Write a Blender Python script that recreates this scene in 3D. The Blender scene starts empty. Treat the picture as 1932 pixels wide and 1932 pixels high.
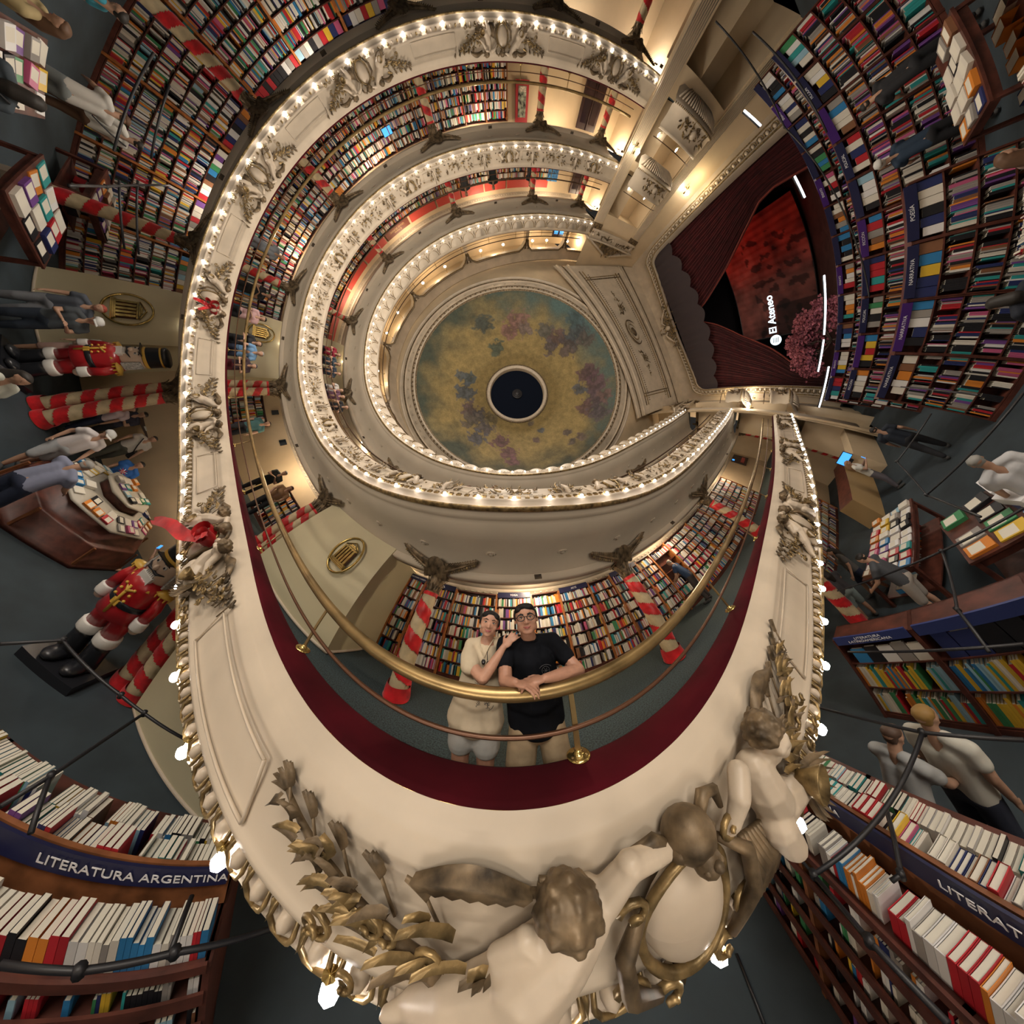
import bpy, bmesh, math, random
import numpy as np
from mathutils import Vector, Matrix, noise
random.seed(7); np.random.seed(7)
D = bpy.data; SC = bpy.context.scene
COL = SC.collection
R_ = math.radians

# ------------------------------------------------------------------ camera
CAMZ = 1.58
cd = D.cameras.new('camera'); cam = D.objects.new('camera', cd); COL.objects.link(cam)
SC.camera = cam
cd.type = 'PANO'; cd.panorama_type = 'FISHEYE_LENS_POLYNOMIAL'
cd.sensor_width = 36; cd.sensor_height = 36; cd.sensor_fit = 'HORIZONTAL'
KP = (.33362, -.019731, .5657e-3, -.6312e-5)
cd.fisheye_fov = R_(300)
cd.fisheye_polynomial_k0 = 0
cd.fisheye_polynomial_k1, cd.fisheye_polynomial_k2, cd.fisheye_polynomial_k3, cd.fisheye_polynomial_k4 = [-k for k in KP]
cd.clip_start = .02; cd.clip_end = 200
cr = Vector((-.999962, .004654, -.007379)); cu = Vector((0, .845844, .533431)); cf = Vector((-.008724, -.53341, .845812))
m = Matrix.Identity(4)
for i in range(3):
    m[i][0] = cr[i]; m[i][1] = cu[i]; m[i][2] = -cf[i]
m.translation = (0, 0, CAMZ)
cam.matrix_world = m

def ray(x, y):
    dx = x - 966; dy = y - 966; r = math.hypot(dx, dy) + 1e-9; s = r / 1932 * 36
    t = KP[0]*s + KP[1]*s**2 + KP[2]*s**3 + KP[3]*s**4
    return (cr*(math.sin(t)*dx/r) - cu*(math.sin(t)*dy/r) + cf*math.cos(t)).normalized()
def atz(x, y, z):                      # point of the photograph's ray at height z
    v = ray(x, y); k = (z - CAMZ) / v.z
    return Vector((v.x*k, v.y*k, z))
def atd(x, y, d):                      # ... at horizontal distance d
    v = ray(x, y); k = d / math.hypot(v.x, v.y)
    return Vector((v.x*k, v.y*k, CAMZ + v.z*k))

# ------------------------------------------------------------------ world, exposure
w = D.worlds.new('world'); SC.world = w; w.use_nodes = True
w.node_tree.nodes['Background'].inputs[0].default_value = (.9, .85, .8, 1)
w.node_tree.nodes['Background'].inputs[1].default_value = .02
SC.view_settings.view_transform = 'Standard'; SC.view_settings.look = 'None'
SC.view_settings.gamma = 1; SC.view_settings.use_curve_mapping = False
SC.view_settings.exposure = 0.15
SC.cycles.max_bounces = 5; SC.cycles.diffuse_bounces = 3; SC.cycles.glossy_bounces = 2
SC.cycles.caustics_reflective = False; SC.cycles.caustics_refractive = False
SC.cycles.use_light_tree = True

def light(name, kind, loc, power, color=(1, .85, .65), size=.1, rot=None, parent=None, spot=None):
    l = D.lights.new(name, kind); l.energy = power; l.color = color
    if kind == 'AREA': l.size = size
    else: l.shadow_soft_size = size
    if spot: l.spot_size = spot; l.spot_blend = .6
    o = D.objects.new(name, l); COL.objects.link(o); o.location = loc
    if rot: o.rotation_euler = rot
    if parent: o.parent = parent
    return o

# soft fill: unseen area lights added to brighten the hall
light('oculus_fill', 'AREA', (-.6, 7.0, 13.2), 1100, (1, .90, .78), 5.0)  # added fill shining down from the oculus, no fixture there
light('uplight_fill', 'AREA', (1.0, 8.0, -.9), 900, (1, .88, .74), 5.0, rot=(math.pi, 0, 0))  # added upward fill to brighten soffits and dome
light('upper_hall_fill', 'AREA', (3.0, 9.5, 9.0), 350, (1, .9, .8), 2.0, rot=(R_(-25), R_(10), 0))  # added fill floating below the dome, not a gallery fixture
# ------------------------------------------------------------------ materials
MATS = {}
def mat(name, color, rough=.6, metal=0, noise_scale=0, noise_amt=.15, bump=0, emit=0, attr=None, objcol=False, coat=0, spec=.5, sheen=0):
    if name in MATS: return MATS[name]
    m = D.materials.new(name); m.use_nodes = True; nt = m.node_tree; b = nt.nodes['Principled BSDF']
    c = tuple(color) + (1,)
    b.inputs['Base Color'].default_value = c; b.inputs['Roughness'].default_value = rough
    b.inputs['Metallic'].default_value = metal; b.inputs['Specular IOR Level'].default_value = spec
    if coat: b.inputs['Coat Weight'].default_value = coat
    if sheen: b.inputs['Sheen Weight'].default_value = sheen
    src = None
    if attr:
        a = nt.nodes.new('ShaderNodeAttribute'); a.attribute_name = attr; src = a.outputs['Color']
    if objcol:
        a = nt.nodes.new('ShaderNodeObjectInfo'); src = a.outputs['Color']
    if noise_scale:
        tc = nt.nodes.new('ShaderNodeTexCoord'); n = nt.nodes.new('ShaderNodeTexNoise')
        n.inputs['Scale'].default_value = noise_scale; n.inputs['Detail'].default_value = 6
        nt.links.new(tc.outputs['Object'], n.inputs['Vector'])
        if noise_amt:
            mx = nt.nodes.new('ShaderNodeMix'); mx.data_type = 'RGBA'; mx.blend_type = 'MULTIPLY'
            mp = nt.nodes.new('ShaderNodeMapRange'); mp.inputs[3].default_value = 1 - noise_amt*1.6; mp.inputs[4].default_value = 1 + noise_amt
            mp.inputs[1].default_value = .3; mp.inputs[2].default_value = .7
            nt.links.new(n.outputs['Fac'], mp.inputs[0])
            cmb = nt.nodes.new('ShaderNodeCombineColor')
            for i in range(3): nt.links.new(mp.outputs[0], cmb.inputs[i])
            mx.inputs[0].default_value = 1
            if src: nt.links.new(src, mx.inputs[6])
            else: mx.inputs[6].default_value = c
            nt.links.new(cmb.outputs[0], mx.inputs[7]); src = mx.outputs[2]
        if bump:
            bp = nt.nodes.new('ShaderNodeBump'); bp.inputs['Strength'].default_value = bump; bp.inputs['Distance'].default_value = .02
            nt.links.new(n.outputs['Fac'], bp.inputs['Height']); nt.links.new(bp.outputs[0], b.inputs['Normal'])
    if src: nt.links.new(src, b.inputs['Base Color'])
    if emit:
        b.inputs['Emission Strength'].default_value = emit
        if src: nt.links.new(src, b.inputs['Emission Color'])
        else: b.inputs['Emission Color'].default_value = c
    MATS[name] = m
    return m
CREAM = mat('cream_plaster', (.56, .475, .37), .5, noise_scale=1.5, noise_amt=.10, bump=.05)
CREAM2 = mat('cream_wall', (.62, .49, .325), .65, noise_scale=.8, noise_amt=.08)
SOFFIT = mat('soffit_plaster', (.55, .47, .365), .55, noise_scale=.9, noise_amt=.06)
GILT = mat('gilded_plaster', (.31, .215, .095), .38, metal=.55, noise_scale=14, noise_amt=.45, bump=.25)
OLDGILT = mat('aged_gilding', (.17, .12, .068), .5, metal=.35, noise_scale=10, noise_amt=.5, bump=.3)
PUTTO = mat('ivory_plaster', (.58, .485, .375), .42, noise_scale=5, noise_amt=.08)
BRASS = mat('polished_brass', (.62, .46, .17), .22, metal=.95, noise_scale=9, noise_amt=.25)
BRASSD = mat('worn_brass', (.36, .25, .11), .34, metal=.8, noise_scale=3.5, noise_amt=.28)
VELVET = mat('red_velvet', (.055, .002, .006), .95, spec=.15, sheen=.0, noise_scale=2, noise_amt=.3)
CARPET = mat('teal_carpet', (.035, .055, .062), .95, noise_scale=60, noise_amt=.5, bump=.4)
CARPETG = mat('slate_floor', (.030, .044, .054), .9, noise_scale=1.2, noise_amt=.25)
WOOD = mat('red_brown_wood', (.095, .028, .018), .45, noise_scale=6, noise_amt=.35)
WOODO = mat('orange_wood', (.42, .15, .04), .42, noise_scale=7, noise_amt=.25)
WOODM = mat('mid_wood', (.24, .09, .035), .45, noise_scale=7, noise_amt=.3)
NAVY = mat('navy_sign', (.012, .014, .055), .4)
WHITE = mat('white_lettering', (.8, .8, .82), .5)
BLACK = mat('black_metal', (.012, .012, .015), .45)
DARK = mat('dark_void', (.012, .012, .018), .9)
BULB = mat('lit_bulb', (1, .93, .86), .5, emit=58)
SPOT = mat('lit_lamp', (1, .93, .8), .5, emit=14)
TUBE = mat('lit_tube', (.85, .9, 1), .5, emit=5)
BOOKS = mat('book_covers', (1, 1, 1), .5, attr='Col')
BOOKO = mat('single_book_cover', (1, 1, 1), .45, objcol=True)
PAGES = mat('book_pages', (.72, .68, .58), .8)
RED = mat('red_satin', (.58, .012, .018), .38, noise_scale=5, noise_amt=.3, sheen=.2)
IVORYC = mat('fluted_column_plaster', (.56, .46, .29), .55, noise_scale=6, noise_amt=.15)

# ------------------------------------------------------------------ mesh collector
class MB:
    def __init__(s): s.v = []; s.f = []; s.mi = []; s.mats = []; s.n = 0; s.cols = None; s.sm = []
    def slot(s, m):
        if m not in s.mats: s.mats.append(m)
        return s.mats.index(m)
    def add(s, v, f, m, smooth=False, col=None):
        k = s.slot(m); s.v.extend([tuple(p) for p in v]); b = s.n
        for q in f: s.f.append(tuple(i + b for i in q))
        s.mi += [k]*len(f); s.sm += [smooth]*len(f); s.n += len(v)
        if col is not None or s.cols is not None:
            if s.cols is None: s.cols = [(1, 1, 1, 1)]*(s.n - len(v))
            s.cols += [tuple(col) + (1,) if col is not None else (1, 1, 1, 1)]*len(v)
        return s
    def box(s, c, d, m, rz=0, col=None, M=None, taper=1):
        x, y, z = d[0]/2, d[1]/2, d[2]/2; v = []
        for sz in (-1, 1):
            t = taper if sz > 0 else 1
            for sx, sy in ((-1, -1), (1, -1), (1, 1), (-1, 1)): v.append(Vector((sx*x*t, sy*y*t, sz*z)))
        if M is None: M = Matrix.Translation(Vector(c)) @ Matrix.Rotation(rz, 4, 'Z')
        else: M = M @ Matrix.Translation(Vector(c)) @ Matrix.Rotation(rz, 4, 'Z')
        v = [M @ p for p in v]
        return s.add(v, [(0, 3, 2, 1), (4, 5, 6, 7), (0, 1, 5, 4), (1, 2, 6, 5), (2, 3, 7, 6), (3, 0, 4, 7)], m, col=col)
    def tube(s, pts, r, m, seg=8, cap=True, closed=False, col=None):
        pts = [Vector(p) for p in pts]; n = len(pts); rs = r if hasattr(r, '__len__') else [r]*n
        v = []; prev = None
        for i, p in enumerate(pts):
            a = pts[i-1] if i else (pts[-1] if closed else pts[0]); b = pts[(i+1) % n] if (closed or i < n-1) else pts[-1]
            t = (b - a).normalized() if (b-a).length > 1e-9 else Vector((0, 0, 1))
            if prev is None:
                up = Vector((0, 0, 1)) if abs(t.z) < .9 else Vector((1, 0, 0)); x = t.cross(up).normalized()
            else:
                x = prev - t*prev.dot(t); x = x.normalized() if x.length > 1e-6 else t.orthogonal().normalized()
            prev = x; y = t.cross(x)
            for k in range(seg):
                a_ = 2*math.pi*k/seg; v.append(p + x*(math.cos(a_)*rs[i]) + y*(math.sin(a_)*rs[i]))
        f = []
        for i in range(n if closed else n-1):
            j = (i+1) % n
            for k in range(seg):
                k2 = (k+1) % seg; f.append((i*seg+k, i*seg+k2, j*seg+k2, j*seg+k))
        if cap and not closed: f += [tuple(range(seg))[::-1], tuple((n-1)*seg + k for k in range(seg))]
        return s.add(v, f, m, True, col=col)
    def lathe(s, prof, m, c=(0, 0, 0), seg=16, M=None, sq=None, col=None):
        v = []; M = M or Matrix.Identity(4)
        for r, z in prof:
            for k in range(seg):
                a = 2*math.pi*k/seg; rr = r
                v.append(M @ Vector((c[0]+rr*math.cos(a), c[1]+rr*math.sin(a), c[2]+z)))
        f = []
        for i in range(len(prof)-1):
            for k in range(seg):
                k2 = (k+1) % seg; f.append((i*seg+k, i*seg+k2, (i+1)*seg+k2, (i+1)*seg+k))
        f += [tuple(range(seg))[::-1], tuple((len(prof)-1)*seg + k for k in range(seg))]
        return s.add(v, f, m, True, col=col)
    def ball(s, c, r, m, M=None, u=10, vv=7, col=None):
        r = r if hasattr(r, '__len__') else (r, r, r); v = []; M = M or Matrix.Identity(4); c = Vector(c)
        v.append(c + M.to_3x3() @ Vector((0, 0, -r[2])))
        for i in range(1, vv):
            p = math.pi*i/vv - math.pi/2
            for k in range(u):
                a = 2*math.pi*k/u; v.append(c + M.to_3x3() @ Vector((r[0]*math.cos(p)*math.cos(a), r[1]*math.cos(p)*math.sin(a), r[2]*math.sin(p))))
        v.append(c + M.to_3x3() @ Vector((0, 0, r[2])))
        f = [(0, 1+(k+1) % u, 1+k) for k in range(u)]
        for i in range(vv-2):
            for k in range(u):
                k2 = (k+1) % u; a = 1+i*u; f.append((a+k, a+k2, a+u+k2, a+u+k))
        t = len(v)-1; a = 1+(vv-2)*u
        f += [(a+k, a+(k+1) % u, t) for k in range(u)]
        return s.add(v, f, m, True, col=col)
    def grid(s, P, m, smooth=True, closed=False, flip=False, col=None):
        n = len(P); k = len(P[0]); v = [p for row in P for p in row]; f = []
        for i in range(n if closed else n-1):
            j = (i+1) % n
            for q in range(k-1):
                t = (i*k+q, j*k+q, j*k+q+1, i*k+q+1); f.append(t[::-1] if flip else t)
        return s.add(v, f, m, smooth, col=col)
    def mesh(s, name):
        me = D.meshes.new(name); me.from_pydata(s.v, [], s.f)
        for m in s.mats: me.materials.append(m)
        me.polygons.foreach_set('material_index', s.mi); me.polygons.foreach_set('use_smooth', s.sm)
        if s.cols is not None:
            a = me.color_attributes.new('Col', 'FLOAT_COLOR', 'POINT')
            a.data.foreach_set('color', np.array(s.cols, np.float32).ravel())
        me.update(); return me
    def build(s, name, parent=None, **kw):
        o = D.objects.new(name, s.mesh(name)); COL.objects.link(o)
        if parent: o.parent = parent
        return tag(o, **kw)
def tag(o, label=None, cat=None, group=None, kind=None):
    if label: o['label'] = label
    if cat: o['category'] = cat
    if group: o['group'] = group
    if kind: o['kind'] = kind
    return o
def empty(name, loc=(0, 0, 0), rz=0, **kw):
    o = D.objects.new(name, None); COL.objects.link(o); o.location = loc; o.rotation_euler = (0, 0, rz); o.empty_display_size = .1
    return tag(o, **kw)
def inst(me, name, loc=(0, 0, 0), rot=(0, 0, 0), sc=(1, 1, 1), parent=None, **kw):
    o = D.objects.new(name, me); COL.objects.link(o); o.location = loc; o.rotation_euler = rot; o.scale = sc
    if parent: o.parent = parent
    return tag(o, **kw)
def dup(root, loc, rz, label=None, group=None):
    r = root.copy(); COL.objects.link(r); r.location = loc; r.rotation_euler = (0, 0, rz)
    if label: r['label'] = label
    if group: r['group'] = group
    for ch in list(root.children):
        c = ch.copy(); COL.objects.link(c); c.parent = r
        for g in list(ch.children):
            d = g.copy(); COL.objects.link(d); d.parent = c
    return r

# ------------------------------------------------------------------ the horseshoe
CP = [(-13.6, 6.75), (-11.1, 4.9), (-8.75, 3.28), (-6.9, 2.05), (-5.05, .88), (-3.45, .08), (-1.8, -.4), (0, -.55), (1.66, -.35), (3.3, .21), (4.75, 1.1),
      (5.98, 2.2), (6.95, 3.55), (7.6, 5.0), (7.92, 6.3), (8.0, 7.66), (7.92, 9.2), (7.65, 10.4), (7.15, 11.6), (6.45, 12.8), (5.5, 13.95), (4.3, 15.05), (3.0, 15.95), (1.4, 16.8), (0, 17.5), (-1.5, 18.25), (-3.0, 18.95), (-4.4, 19.65), (-5.5, 20.2)]
def catmull(P, k=40):
    P = np.array(P, float); Q = np.vstack([2*P[0]-P[1], P, 2*P[-1]-P[-2]]); out = []
    for i in range(1, len(Q)-2):
        for t in np.linspace(0, 1, k, endpoint=False):
            a, b, c, d = Q[i-1:i+3]
            out.append(.5*((2*b)+(-a+c)*t+(2*a-5*b+4*c-d)*t*t+(-a+3*b-3*c+d)*t**3))
    out.append(Q[-2]); return np.array(out)
_c = catmull(CP)
for _ in range(12):                    # even out the curvature
    _c[1:-1] = .25*_c[:-2] + .5*_c[1:-1] + .25*_c[2:]
_s = np.concatenate([[0], np.cumsum(np.linalg.norm(np.diff(_c, axis=0), axis=1))])
_k = int(np.argmin(np.abs(_c[:, 0]) + (_c[:, 1] > 3)*99)); _s -= _s[_k]
S0, S1 = float(_s[0]), float(_s[-1])
_t = np.gradient(_c, _s, axis=0); _t /= np.linalg.norm(_t, axis=1)[:, None]
def cpt(s, off=0, z=0):
    x = np.interp(s, _s, _c[:, 0]); y = np.interp(s, _s, _c[:, 1]); tx = np.interp(s, _s, _t[:, 0]); ty = np.interp(s, _s, _t[:, 1])
    if s < S0: x += tx*(s-S0); y += ty*(s-S0)
    if s > S1: x += tx*(s-S1); y += ty*(s-S1)
    n = math.hypot(tx, ty); tx /= n; ty /= n
    return Vector((x + ty*off, y - tx*off, z))
def crz(s):                            # heading of the curve at s (the local X axis runs along it, local -Y is outward)
    tx = np.interp(s, _s, _t[:, 0]); ty = np.interp(s, _s, _t[:, 1]); return math.atan2(ty, tx)
def sweep(mb, prof, m, s0=None, s1=None, step=.3, closed=False, flip=False, smooth=True):
    s0 = S0 if s0 is None else s0; s1 = S1 if s1 is None else s1
    n = max(2, int((s1-s0)/step)+1); pr = list(prof) + ([prof[0]] if closed else [])
    P = [[cpt(s, o, z) for o, z in pr] for s in np.linspace(s0, s1, n)]
    mb.grid(P, m, smooth=smooth, flip=flip)
    if closed:
        k = len(prof)
        mb.add(P[0][:k], [tuple(range(k))], m); mb.add(P[-1][:k], [tuple(range(k))[::-1]], m)
    return mb
def scur(az):                          # curve parameter seen at azimuth az (deg, 0 = up in the photograph, 90 = right) nearest hit
    best = None
    for i in range(len(_c)-1):
        pass
    return best
def s_at(px, py, off):                 # where the offset curve crosses the azimuth of a pixel
    v = ray(px, py); a0 = math.atan2(-v.x, v.y); best = (9, 0)
    for s in np.arange(S0-6, S1+6, .05):
        p = cpt(s, off); e = abs((math.atan2(-p.x, p.y) - a0 + math.pi) % (2*math.pi) - math.pi)
        if e < best[0]: best = (e, s)
    return best[1]
ZB = [-.10, 2.91, 5.93]                # bulb lines
FL = [0.0, 3.01, 6.03]; GZ = -3.6      # floors
COFF = 1.78                            # column line
WOFF = 3.45                            # outer wall
AX = np.array((-.857, .515)); NX = np.array((.515, .857))   # towards the stage / across the hall
def th(T, n, z=0): return Vector((AX[0]*T + NX[0]*n, AX[1]*T + NX[1]*n, z))
AXR = math.atan2(NX[1], NX[0])
# columns
COLS = [s_at(1342, 950, COFF), s_at(1185, 1085, COFF), s_at(815, 1120, COFF), s_at(600, 960, COFF), s_at(520, 733, COFF), s_at(545, 545, COFF),
        s_at(628, 368, COFF), s_at(815, 240, COFF), s_at(1018, 225, COFF), s_at(1138, 240, COFF)]
COLS = [s_at(1392, 815, COFF)] + COLS
print('columns', [round(c, 2) for c in COLS], 'S', round(S0, 2), round(S1, 2))

# ------------------------------------------------------------------ floors, walls, soffits
mb = MB()
P = [[cpt(s, o, GZ) for o in (-9, -6, -3, 0, 3.5, 6)] for s in np.linspace(S0-2, S1+2, 80)]
hull = [th(T, n, GZ) for T, n in ((-9, -6), (26, -6), (26, 20), (-9, 20))]
mb.add(hull, [(0, 1, 2, 3)], CARPETG); mb.add([p - Vector((0, 0, .2)) for p in hull], [(3, 2, 1, 0)], CARPETG)
mb.build('floor', kind='structure', label='dark slate carpet over the ground floor of the theatre')

SOFF = [(.10, -.13), (.10, -.15), (.10, -.19), (.16, -.20), (.20, -.19), (.24, -.215), (.32, -.22), (.35, -.21), (.38, -.235), (.8, -.25), (1.15, -.29), (1.42, -.36), (1.58, -.46), (1.64, -.50)]
BEAM = [(1.64, -.50), (1.64, -.64), (1.68, -.66), (1.90, -.66), (1.92, -.60), (1.92, -.36)]
CEIL = []
def tier(i):
    zb = ZB[i]; fl = FL[i]; e0, e1 = S0-1.6, S1+1.5
    mb = MB()
    sweep(mb, [(o, zb+z) for o, z in SOFF], SOFFIT, step=.25, flip=True)
    sweep(mb, [(o, zb+z) for o, z in BEAM], SOFFIT, step=.25, flip=True)
    sweep(mb, [(1.92, zb-.36), (3.0, zb-.36), (3.05, zb-.40), (WOFF+.02, zb-.40)], SOFFIT, s0=e0, s1=e1, step=.3, flip=True)
    ce = mb.build('ceiling', kind='structure', label='cream underside of the balcony with a smooth cove'); CEIL.append(ce)
    mb = MB()
    sweep(mb, [(.36, fl), (WOFF+.02, fl)], CARPET, s0=e0, s1=e1, step=.3)
    mb.build('floor', kind='structure', label='dark ribbed carpet on the balcony behind the parapet')
    # wall of this tier
    ceil = (ZB[i+1] - .40) if i < 2 else 9.0
    mb = MB(); w = WOFF if i < 2 else WOFF + .6
    if i == 2: sweep(mb, [(WOFF, fl), (w+.1, fl)], CARPET, step=.3)
    sweep(mb, [(w, fl-.02), (w, ceil+.02)], CREAM2, s0=e0, s1=e1, step=.3, flip=False)
    for e in (e0, e1): mb.grid([[cpt(e, o, z) for z in (fl-.02, ceil+.02)] for o in (-.2, w)], CREAM2)
    mb.build('wall_tier_%d' % (i+1), kind='structure', label='warm cream wall at the back of the balcony')
    # dentil cornice on the wall
    if i < 2:
        mb = MB()
        sweep(mb, [(w, ceil-.22), (w-.03, ceil-.20), (w-.03, ceil-.14), (w-.09, ceil-.10), (w-.12, ceil-.05), (w-.12, ceil)], CREAM, step=.3, flip=True)
        for s in np.arange(S0, S1, .16):
            p = cpt(s, w-.055, ceil-.125); mb.box(p, (.07, .06, .05), CREAM, rz=crz(s))
        mb.build('trim_%d' % (i+1), kind='structure', label='dentil cornice below the balcony ceiling')
for i in range(3): tier(i)
mb = MB(); sweep(mb, [(WOFF, GZ), (WOFF, ZB[0]-.3)], CREAM2, s0=S0-1.6, s1=S1+1.5, step=.3); [mb.grid([[cpt(e, o, z) for z in (GZ, ZB[0]-.2)] for o in (-.2, WOFF)], CREAM2) for e in (S0-1.6, S1+1.5)]; mb.build('wall_ground', kind='structure', label='cream wall behind the ground floor bookcases')

# ------------------------------------------------------------------ parapets with everything fixed to them
def relief_leaf(mb, p, d, n, ln, wd, m, bend=.35):
    """curled acanthus leaf: p start, d direction, n outward normal"""
    d = d.normalized(); n = n.normalized(); sd = d.cross(n).normalized(); P = []
    for k in range(6):
        t = k/5; q = p + d*(ln*t) + n*(ln*bend*(t*t) + .006)
        wv = wd*math.sin(math.pi*min(1, .12+t*.95))**.8*(1 if k % 2 else .72)
        P.append([q - sd*wv - n*.012, q + n*wd*.35, q + sd*wv - n*.012])
    mb.grid(P, m); mb.grid([r[::-1] for r in P], m)
def scroll(mb, c, u, v, n, r, m, turns=1.4, w=.02, sgn=1, a0=0):
    pts = []; rs = []
    for k in range(14):
        t = k/13; a = a0 + sgn*t*turns*2*math.pi; rr = r*(1-t*.82)
        pts.append(c + u*(math.cos(a)*rr) + v*(math.sin(a)*rr) + n*(.01+.03*t)); rs.append(w*(1-.35*t))
    mb.tube(pts, rs, m, seg=5)
U, V, N_ = Vector((1, 0, 0)), Vector((0, 0, 1)), Vector((0, 1, 0))     # local: X along, Z up, +Y towards the hall
def relief_mesh(kind, seed):
    r = random.Random(seed); mb = MB(); W = .62 if kind != 'palm' else .30
    if kind == 'shield':
        mb.ball((0, .02, .26), (.12, .06, .17), PUTTO); 
        for sg in (-1, 1):
            scroll(mb, Vector((sg*.15, .02, .38)), U*sg, V, N_, .07, GILT, sgn=-1)
            scroll(mb, Vector((sg*.13, .02, .12)), U*sg, V, N_, .06, GILT)
            mb.tube([(sg*.12, .03, .4), (sg*.19, .06, .28), (sg*.15, .05, .14), (sg*.03, .04, .03)], [.02, .028, .024, .02], GILT, seg=6)
            # cherub leaning on the shield
            mb.ball((sg*.33, .07, .37), (.055, .055, .06), OLDGILT)
            mb.tube([(sg*.33, .06, .34), (sg*.36, .06, .26), (sg*.43, .05, .16), (sg*.50, .04, .12)], [.04, .06, .05, .03], PUTTO, seg=8)
            mb.tube([(sg*.31, .06, .31), (sg*.25, .08, .28), (sg*.18, .07, .31)], [.026, .02, .016], PUTTO, seg=6)
            mb.tube([(sg*.43, .06, .17), (sg*.38, .09, .10), (sg*.31, .07, .07)], [.035, .028, .016], PUTTO, seg=6)
    if kind == 'palm':
        mb.tube([(0, .02, .06), (0, .05, .2), (0, .03, .4)], [.03, .045, .02], PUTTO, seg=7)
    n = 34 if kind != 'palm' else 26
    for k in range(n):
        x = r.uniform(-W, W); z = r.uniform(.04, .44)
        if kind == 'shield' and abs(x) < .16: continue
        sc = 1 - abs(x)/W*.5
        a = math.atan2(z-.1, x) + r.uniform(-.7, .7)
        d = U*math.cos(a) + V*math.sin(a)
        relief_leaf(mb, Vector((x, .005, z*(.6+.4*sc)+.04)), d, N_, r.uniform(.08, .16)*sc, r.uniform(.018, .035), GILT if r.random() < .45 else OLDGILT, bend=r.uniform(.1, .4))
    for k in range(10 if kind != 'palm' else 4):
        x = r.uniform(-W*.85, W*.85)
        scroll(mb, Vector((x, .01, r.uniform(.08, .36))), U, V, N_, r.uniform(.03, .06), GILT, turns=r.uniform(.8, 1.3), w=.011, sgn=r.choice((-1, 1)), a0=r.uniform(0, 6))
    return mb.mesh('relief_' + kind)
RM = {('shield', 0): relief_mesh('shield', 1), ('foliage', 0): relief_mesh('foliage', 3), ('palm', 0): relief_mesh('palm', 5)}

bulb_mb = MB(); bulb_mb.ball((0, 0, -.012), (.030, .030, .036), BULB, u=7, vv=5); bulb_mb.lathe([(.014, .0), (.016, .045), (.024, .05)], BRASS, seg=7, c=(0, 0, .018)); BULBM = bulb_mb.mesh('bulb')
egg = MB(); egg.ball((0, .0, 0), (.032, .035, .042), PUTTO, u=8, vv=5)
for sg in (-1, 1): egg.tube([(sg*.05, 0, .045), (sg*.055, .022, .0), (sg*.035, .02, -.042), (0, .02, -.055)], [.008, .010, .009, .006], GILT, seg=5)
relief_leaf(egg, Vector((.072, .0, .04)), -V, N_, .09, .014, GILT, bend=.15)
EGGM = egg.mesh('egg')
tile = MB(); tile.box((0, 0, 0), (.075, .03, .07), GILT, taper=.9)
for k in (-1, 0, 1): tile.box((k*.022, .016, 0), (.010, .010, .06), GILT)
TILEM = tile.mesh('tile')
flange = MB(); flange.lathe([(.062, 0), (.062, .006), (.05, .012), (.03, .016), (.02, .03), (.016, .04)], BRASS, seg=18)
for k in range(3):
    a = k*2.1+.4; flange.lathe([(.008, 0), (.008, .016), (.003, .018)], BRASSD, c=(.043*math.cos(a), .043*math.sin(a), 0), seg=6)
FLM = flange.mesh('post_flange')

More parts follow.
